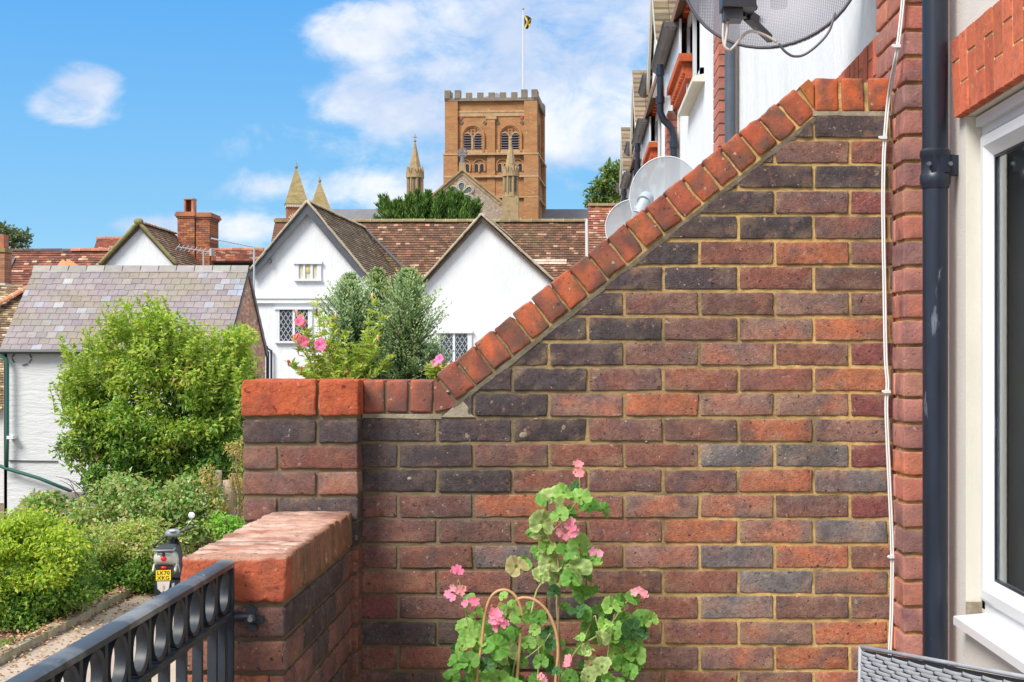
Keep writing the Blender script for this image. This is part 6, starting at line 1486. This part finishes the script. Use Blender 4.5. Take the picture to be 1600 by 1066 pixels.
def petunia(lab, base, stems, flowers, buds, seed=0, cat='flowering plant'):
    root = empty('petunia', base, lab, cat); m = MB(); ps, ds, ns, Ls, Ws, Cs = [], [], [], [], [], []
    for (pts, Y) in stems:
        pp = [base]+[P(x, y, Y) for x, y in pts]; fine = []
        for i in range(len(pp)-1):
            for t in (0,.25,.5,.75): fine.append(pp[i].lerp(pp[i+1], t)+noise.noise_vector(V(i, t, Y*9))*.004)
        fine.append(pp[-1]); m.tube(fine, [.0024-.0014*i/(len(fine)-1) for i in range(len(fine))], 5, (.26,.34,.09))
        for i, q in enumerate(fine[2:]):
            for _ in range(11):
                ps.append(q+V(*(rdir(1)[0]*.006))); dd = rdir(1)[0]; dd[2] = abs(dd[2])*.8; ds.append(dd); ns.append(rdir(1)[0]+[0,0,.6]); Ls.append(rng.uniform(.016,.034)); Ws.append(rng.uniform(.006,.011)); Cs.append(pick([(.40,.54,.10),(.50,.60,.15),(.28,.42,.08),(.58,.60,.22)], 1)[0])
    m.build('stems', M_STEM, root); leaf_mesh('leaves', np.array(ps), np.array(ds), np.array(ns), np.array(Ls), np.array(Ws), np.array(Cs), M_LEAF, root)
    for (x, y, r, Y, col) in flowers:
        f = MB(); c = P(x, y, Y); petal_flower(f, c, (rng.uniform(-.9,.5), -1, rng.uniform(-.1,.7)), r*.85*Y/F, col); f.tube([c+V(0,.02,-.004), c+V(.012,.05,-.02)], [.006,.002], 8, col); f.build('flower', M_PETAL, root, smooth=True)
    if buds:
        for (x, y, Y, col) in buds:
            f = MB(); c = P(x, y, Y); f.loft([[c+V(math.cos(t)*rr+dx, math.sin(t)*rr, zz) for t in [2*math.pi*q/6 for q in range(6)]] for rr, zz, dx in ((.001,.010,0),(.0045,.007,.001),(.0035,.001,.001),(.002,-.007,.002),(.0008,-.014,.004))], col); f.build('spent_bloom', M_PETAL, root, smooth=True)
PK = (.78,.20,.38)
st = []
for x, y in ((470,500),(462,530),(455,570),(480,520),(495,478),(505,500),(515,535),(520,500),(530,540),(540,520),(548,560),(500,560),(488,575),(560,545),(575,520),(583,475),(583,520),(590,545),(598,500),(560,575),(575,580),(600,572),(612,560),(530,580),(470,585),(510,582),(545,590)):
    bx = 530+(x-530)*.45; st.append(([(bx, 600), ((bx+x)/2+rng.uniform(-4,4), (600+y)/2), (x, y)], rng.uniform(4.42, 4.52)))
petunia('leggy yellow green petunia with pink trumpets on top of the wall, left of the conifers', P(530, 660, 4.5), st,
        [(467,503,9,4.40,PK),(470,497,7,4.41,(.85,.32,.45)),(464,528,9,4.42,(.80,.10,.28)),(474,533,10,4.40,PK),(500,540,11,4.39,(.84,.24,.50)),(502,534,8,4.40,(.86,.30,.52))],
        [(450,567,4.42,(.62,.12,.14)),(463,488,4.43,(.80,.50,.45)),(524,495,4.43,(.80,.5,.38)),(581,463,4.44,(.85,.62,.3)),(590,528,4.4,(.8,.55,.25)),(494,487,4.45,(.25,.10,.16)),(470,577,4.42,(.6,.2,.16)),(542,583,4.42,(.7,.2,.14)),(465,548,4.42,(.5,.35,.2))])
petunia('small petunia with one lilac pink bloom tucked against the foot of the sloping coping', P(684, 650, 4.5), [([(684,600),(682+dx*.5,585),(682+dx,570+abs(dx)*.8)], 4.5) for dx in (-9,-4,2,8,12,16)],
        [(687,561,9,4.42,(.78,.26,.62)),(679,567,7,4.44,(.82,.42,.48))], [(692,566,4.44,(.5,.4,.2))])
def trough():
    root = empty('planter_trough', V(-.75, 4.6, -1.5), 'long planter trough standing just behind the wall, holding the conifers', 'planter')
    m = MB(); x0, x1 = P(425,0,4.6).x, P(715,0,4.6).x; m.box(x0, x1, 4.40, 4.80, -1.5, -.17); m.build('box', mat('planter_wood', (.14,.09,.06), rough=.9, var=.2), root); m = MB(); m.box(x0+.02, x1-.02, 4.42, 4.78, -.17, -.155); m.build('soil', mat('soil', (.05,.035,.025), rough=1, bump=1, bscale=60), root)
trough()
# ------------------------------------------------------------------ geranium in front of the wall
M_GLEAF = mat('geranium_leaf', rough=.55, trans=.3, spec=.3, bump=.25, bscale=220, bdist=.002)
def gleaf(m, c, n, up, r, pal='g', cup=.25):
    n = Vector(n).normalized(); u = Vector(up); u = (u-n*u.dot(n)).normalized(); s = n.cross(u); c = Vector(c)
    NS = 48; ph = random.random()*6; lobes = 7
    base = {'g': (.14,.34,.05), 'l': (.27,.48,.10), 'y': (.46,.42,.17), 'd': (.05,.15,.04), 'p': (.36,.50,.16)}[pal]; base = vary(base, .15)
    zone = {'g': (.10,.22,.05), 'l': (.16,.32,.07), 'y': (.38,.28,.14), 'd': (.03,.09,.03), 'p': (.24,.28,.12)}[pal]; light = lerp(base, (.62,.72,.45), .45)
    rings = []; cols = []
    for rr in (0.06, .3, .5, .7, .86, 1.0):
        ring = []
        for i in range(NS):
            t = 2*math.pi*i/NS; notch = 1-.7*math.exp(-((min(t, 2*math.pi-t))/.30)**2)  # basal notch at t=0 (towards the stalk)
            sc = 1+(.025*math.cos(lobes*t+.3)+.035*math.cos(lobes*2.0*t+1))*rr**3
            rad = r*rr*sc*notch; fl = r*rr**2*(.09*math.sin(lobes*t+ph)+.10*math.sin(lobes*2*t+ph*2)+.24*math.sin(2*t+ph*3))
            p = c - u*math.cos(t)*rad + s*math.sin(t)*rad + n*(cup*r*(rr**1.6)*(.4)+fl*.6 - .25*r*math.cos(2*t+ph)*rr)
            ring.append(p)
            vein = max(0, math.cos(lobes*t+.3))**14
            cc = lerp(base, zone, (.75 if pal in 'py' else .45) if .45 < rr < .75 else 0); cc = lerp(cc, light, vein*.45*(1-rr*.4)); cc = lerp(cc, light, .45 if rr > .95 and pal in 'py' else 0); cols.append(cc)
        rings.append(ring)
    vs = [p for q in rings for p in q]; fs = [(a*NS+k, a*NS+(k+1) % NS, (a+1)*NS+(k+1) % NS, (a+1)*NS+k) for a in range(5) for k in range(NS)]; fs.append(tuple(range(NS)))
    m.add(vs, fs, cols)
def curve(pp, Y, sub=5):
    out = []
    for i in range(len(pp)-1):
        for k in range(sub):
            t = k/sub; a = pp[max(i-1,0)]; b_ = pp[i]; d = pp[i+1]; e = pp[min(i+2, len(pp)-1)]
            q = [.5*(2*b_[j]+(d[j]-a[j])*t+(2*a[j]-5*b_[j]+4*d[j]-e[j])*t*t+(3*b_[j]-a[j]-3*d[j]+e[j])*t**3) for j in range(2)]; out.append(P(q[0], q[1], Y))
    out.append(P(*pp[-1], Y)); return out
def geranium():
    Y = 3.86; root = empty('geranium', P(860, 1150, Y), 'leggy pink flowered geranium trained on cane hoops against the brick wall', 'flowering plant')
    stems = [([(860,1180),(874,1060),(872,980),(875,920),(877,900)], .0045, 3.86), ([(866,1180),(880,1060),(874,1000),(870,940),(875,905),(868,860),(858,838),(880,815)], .004, 3.88),
             ([(880,1180),(885,1050),(895,1025),(912,1000),(925,968),(930,962)], .0035, 3.84), ([(905,1010),(935,992),(955,975),(975,945),(992,930)], .0025, 3.84), ([(850,1180),(840,1080),(842,1030),(840,985)], .003, 3.84),
             ([(810,1180),(800,1066),(815,1010),(835,985),(870,975)], .003, 3.86), ([(830,960),(838,925),(850,905),(862,880)], .003, 3.86), ([(745,1060),(735,1000),(728,960),(722,925),(716,905)], .0025, 3.82), ([(880,815),(895,792),(905,775),(905,745)], .002, 3.88), ([(948,1060),(950,1020),(955,990),(960,960)], .003, 3.82), ([(868,858),(900,880),(915,860),(925,850)], .002, 3.85), ([(905,775),(915,765),(920,762)], .0015, 3.88),
             ([(860,990),(845,1010),(820,1030)], .002, 3.83), ([(930,962),(938,990),(950,1000)], .002, 3.83), ([(795,1040),(780,1000),(775,985)], .003, 3.83)]
    m = MB()
    for pp, r, Ys in stems: q = curve(pp, Ys); m.tube(q, [r*(1-.45*i/(len(q)-1)) for i in range(len(q))], 7, vary((.34,.24,.12) if r > .003 else (.34,.36,.14), .15))
    m.build('stems', mat('geranium_stem', rough=.7, var=.3, vscale=40, bump=.3, bscale=80, bdist=.002), root, smooth=True)
    leaves = [(862,778,20,'p',.2),(880,771,18,'l',.4),(905,778,20,'l',.6),(922,792,17,'g',.3),(846,818,22,'p',0),(875,805,16,'l',.5),(893,800,12,'g',.6),(845,835,15,'p',-.2),
              (905,852,20,'l',.3),(885,862,18,'g',.5),(920,868,18,'l',.2),(860,880,22,'p',.3),(888,885,20,'p',.1),(808,886,20,'y',.3),(845,900,16,'p',.2),(872,910,20,'p',0),(905,890,19,'p',.3),(925,880,18,'l',.5),(855,855,14,'l',.2),(893,905,18,'g',.1),(910,925,16,'g',-.6),(840,862,10,'l',.3),(866,925,12,'d',0),(930,870,13,'l',.2),
              (908,960,19,'g',.7),(902,955,14,'d',.7),(830,945,8,'g',.4),(842,967,17,'g',.2),(856,990,14,'d',0),(862,1008,10,'d',.1),(905,997,12,'l',1.2),
              (735,935,10,'l',.5),(742,955,17,'l',.3),(728,980,15,'l',.2),(745,1000,19,'l',.5),(770,985,15,'g',.2),(775,1012,20,'g',0),(790,1020,22,'p',0),(812,965,19,'l',.3),(806,990,15,'g',.2),(835,985,12,'l',.2),(780,960,13,'g',.1),(722,1010,16,'l',.4),(715,1035,18,'g',.4),(735,1035,17,'g',.1),(705,1058,17,'g',.4),(760,1040,15,'d',.1),(800,1050,16,'g',.2),(825,1005,16,'l',.4),(840,1010,18,'l',.3),(845,1035,14,'g',.2),(815,1035,13,'g',.2),(780,1060,18,'l',.4),(750,1066,18,'l',.3),(840,1064,15,'g',.3),
              (800,945,8,'l',.4),(787,932,8,'l',.2),(955,948,17,'l',.4),(970,940,14,'g',.3),(990,935,14,'g',.2),(1003,965,18,'g',.3),(988,985,20,'d',.1),(1003,990,12,'d',0),(958,985,17,'l',.3),(945,975,14,'l',.2),(970,1000,19,'l',.4),(940,998,14,'p',.2),(985,1012,14,'g',0),(918,1016,14,'p',1.2),(992,1025,20,'l',.8),(925,1040,15,'y',.2),(942,1042,16,'p',.3),(970,1040,15,'g',.2),(985,1050,13,'g',.1),(920,1058,18,'p',.3),(950,1062,17,'l',.2),(890,1060,15,'g',.3),(960,1075,18,'g',.2),(710,1080,18,'g',.2),(735,1085,20,'g',.3),(800,1080,20,'g',.2),(850,1088,18,'g',.2),(900,1085,18,'g',.2),(870,1050,10,'d',.2)]
    m = MB()
    for (x, y, r, pl, tilt) in leaves:
        Yl = random.uniform(3.76, 3.90) if x < 1000 else 3.86
        m_ = Y/F; n = V(random.uniform(-.8,.8), -1+.3*tilt, random.uniform(.1,.9)+tilt*.8); gleaf(m, P(x, y, Yl), n, (random.uniform(-.7,.7), 0, 1), r*m_*random.uniform(.82,1.05), pl)
    for (x, y, r, pl, tilt) in leaves:
        for q_ in range(2 if y > 940 else 1):
            if random.random() < .8:
                gleaf(m, P(x+random.uniform(-22,22), y+random.uniform(-8,26), random.uniform(3.88, 3.96)), V(random.uniform(-.9,.9), -1, random.uniform(0,1.2)), (random.uniform(-.9,.9), 0, 1), r*random.uniform(.55,.9)*Y/F, random.choice('gggdl'))
    m.build('leaves', M_GLEAF, root, smooth=True)
    # extra small background leaves
    # flower heads
    heads = [((905,733), 11, 5, (.88,.30,.33)), ((888,826), 20, 9, (.88,.28,.44)), ((932,862), 8, 2, (.90,.30,.52)), ((712,890), 9, 3, (.86,.16,.36)), ((714,920), 11, 4, (.90,.38,.42)), ((705,930), 7, 2, (.90,.26,.48)), ((735,942), 14, 5, (.90,.24,.46)), ((778,965), 23, 13, (.90,.26,.44)), ((1000,928), 11, 4, (.90,.34,.42)), ((885,1035), 9, 3, (.88,.34,.42)), ((848,1062), 6, 2, (.88,.34,.42))]
    for (hx, hy), sp, n, col in heads:
        f = MB(); g = MB(); cen = P(hx, hy+sp*.8, 3.80)
        for i in range(n):
            a = random.random()*6.28; rr = sp*math.sqrt(random.random())*1.0; x, y = hx+math.cos(a)*rr, hy+math.sin(a)*rr*.75; c = P(x, y, 3.785+random.uniform(-.01,.01))
            col = lerp(col, (.95,.55,.68), .28) if i == 0 else col; nn_ = V(random.uniform(-.6,.6), -1, random.uniform(-.3,.6)).normalized(); aa = nn_.orthogonal().normalized(); bb = nn_.cross(aa); a0 = random.random()*6
            for k in range(5):
                t = a0+2*math.pi*k/5; dd = aa*math.cos(t)+bb*math.sin(t); sd = nn_.cross(dd); L_ = random.uniform(5.5, 8)*3.8/F; w = L_*.42
                pts = [c, c+dd*L_*.45+sd*w+nn_*L_*.12, c+dd*L_*.9+sd*w*.75+nn_*L_*.2, c+dd*L_*1.02+nn_*L_*.12, c+dd*L_*.9-sd*w*.75+nn_*L_*.2, c+dd*L_*.45-sd*w+nn_*L_*.12]
                f.add(pts, [(0,1,2,3), (0,3,4,5)], vary(col, .12))
            g.tube([cen, cen.lerp(c, .5)+V(0,.004,.004), c+V(0,.003,0)], .0009, 4, (.5,.35,.2))
        for i in range(n//2+2):
            a = random.random()*6.28; c = P(hx+math.cos(a)*sp*.9, hy+math.sin(a)*sp*.8-2, 3.79); g.tube([cen, c], .0009, 4, (.55,.32,.22)); g.ellip(c, (.0022,0,0), (0,.0022,0), (0,0,.0045), 6, 4, (.62,.25,.18))
        h = f.build('flower_head', M_PETAL, root, smooth=True); g.build('flower_stalks', M_PETAL, h)
geranium()
def canes():
    for lab, pp in (('tall left cane hoop bent over among the geranium flowers', [(748,1190),(745,1066),(752,1010),(758,960),(768,932),(785,922),(802,928),(812,945),(816,962)]),
                    ('right cane hoop curving down through the geranium to the ground', [(806,938),(818,934),(836,938),(855,955),(868,985),(872,1020),(868,1066),(862,1190)]),
                    ('short straight cane standing between the two geranium hoops', [(805,1190),(808,1066),(812,1010),(813,990)])):
        q = curve(pp, 3.80 if 'straight' not in lab else 3.83, 8); m = MB(); m.tube(q, .0041, 10); o = m.build('cane', M_CANE, None, smooth=True, origin=q[0]); tagt(o, lab, 'cane', 'canes supporting the geranium')
canes()
def pot():
    c = V(P(860,0,3.84).x, 3.82, -1.5); root = empty('plant_pot', c, 'terracotta pot at the foot of the brick wall holding the geranium', 'plant pot')
    m = MB(); n = 28
    def ring(r, z): return [c+V(math.cos(2*math.pi*i/n)*r, math.sin(2*math.pi*i/n)*r, z) for i in range(n)]
    m.loft([ring(.13,0), ring(.175,.34), ring(.19,.34), ring(.195,.40), ring(.175,.40), ring(.165,.36)]); m.build('body', mat('terracotta', (.45,.19,.10), rough=.9, var=.2), root, smooth=True, sharp=40); m = MB(); m.loft([ring(.17,.35), ring(.165,.365)]); m.build('soil', bpy.data.materials['soil'], root)
pot()
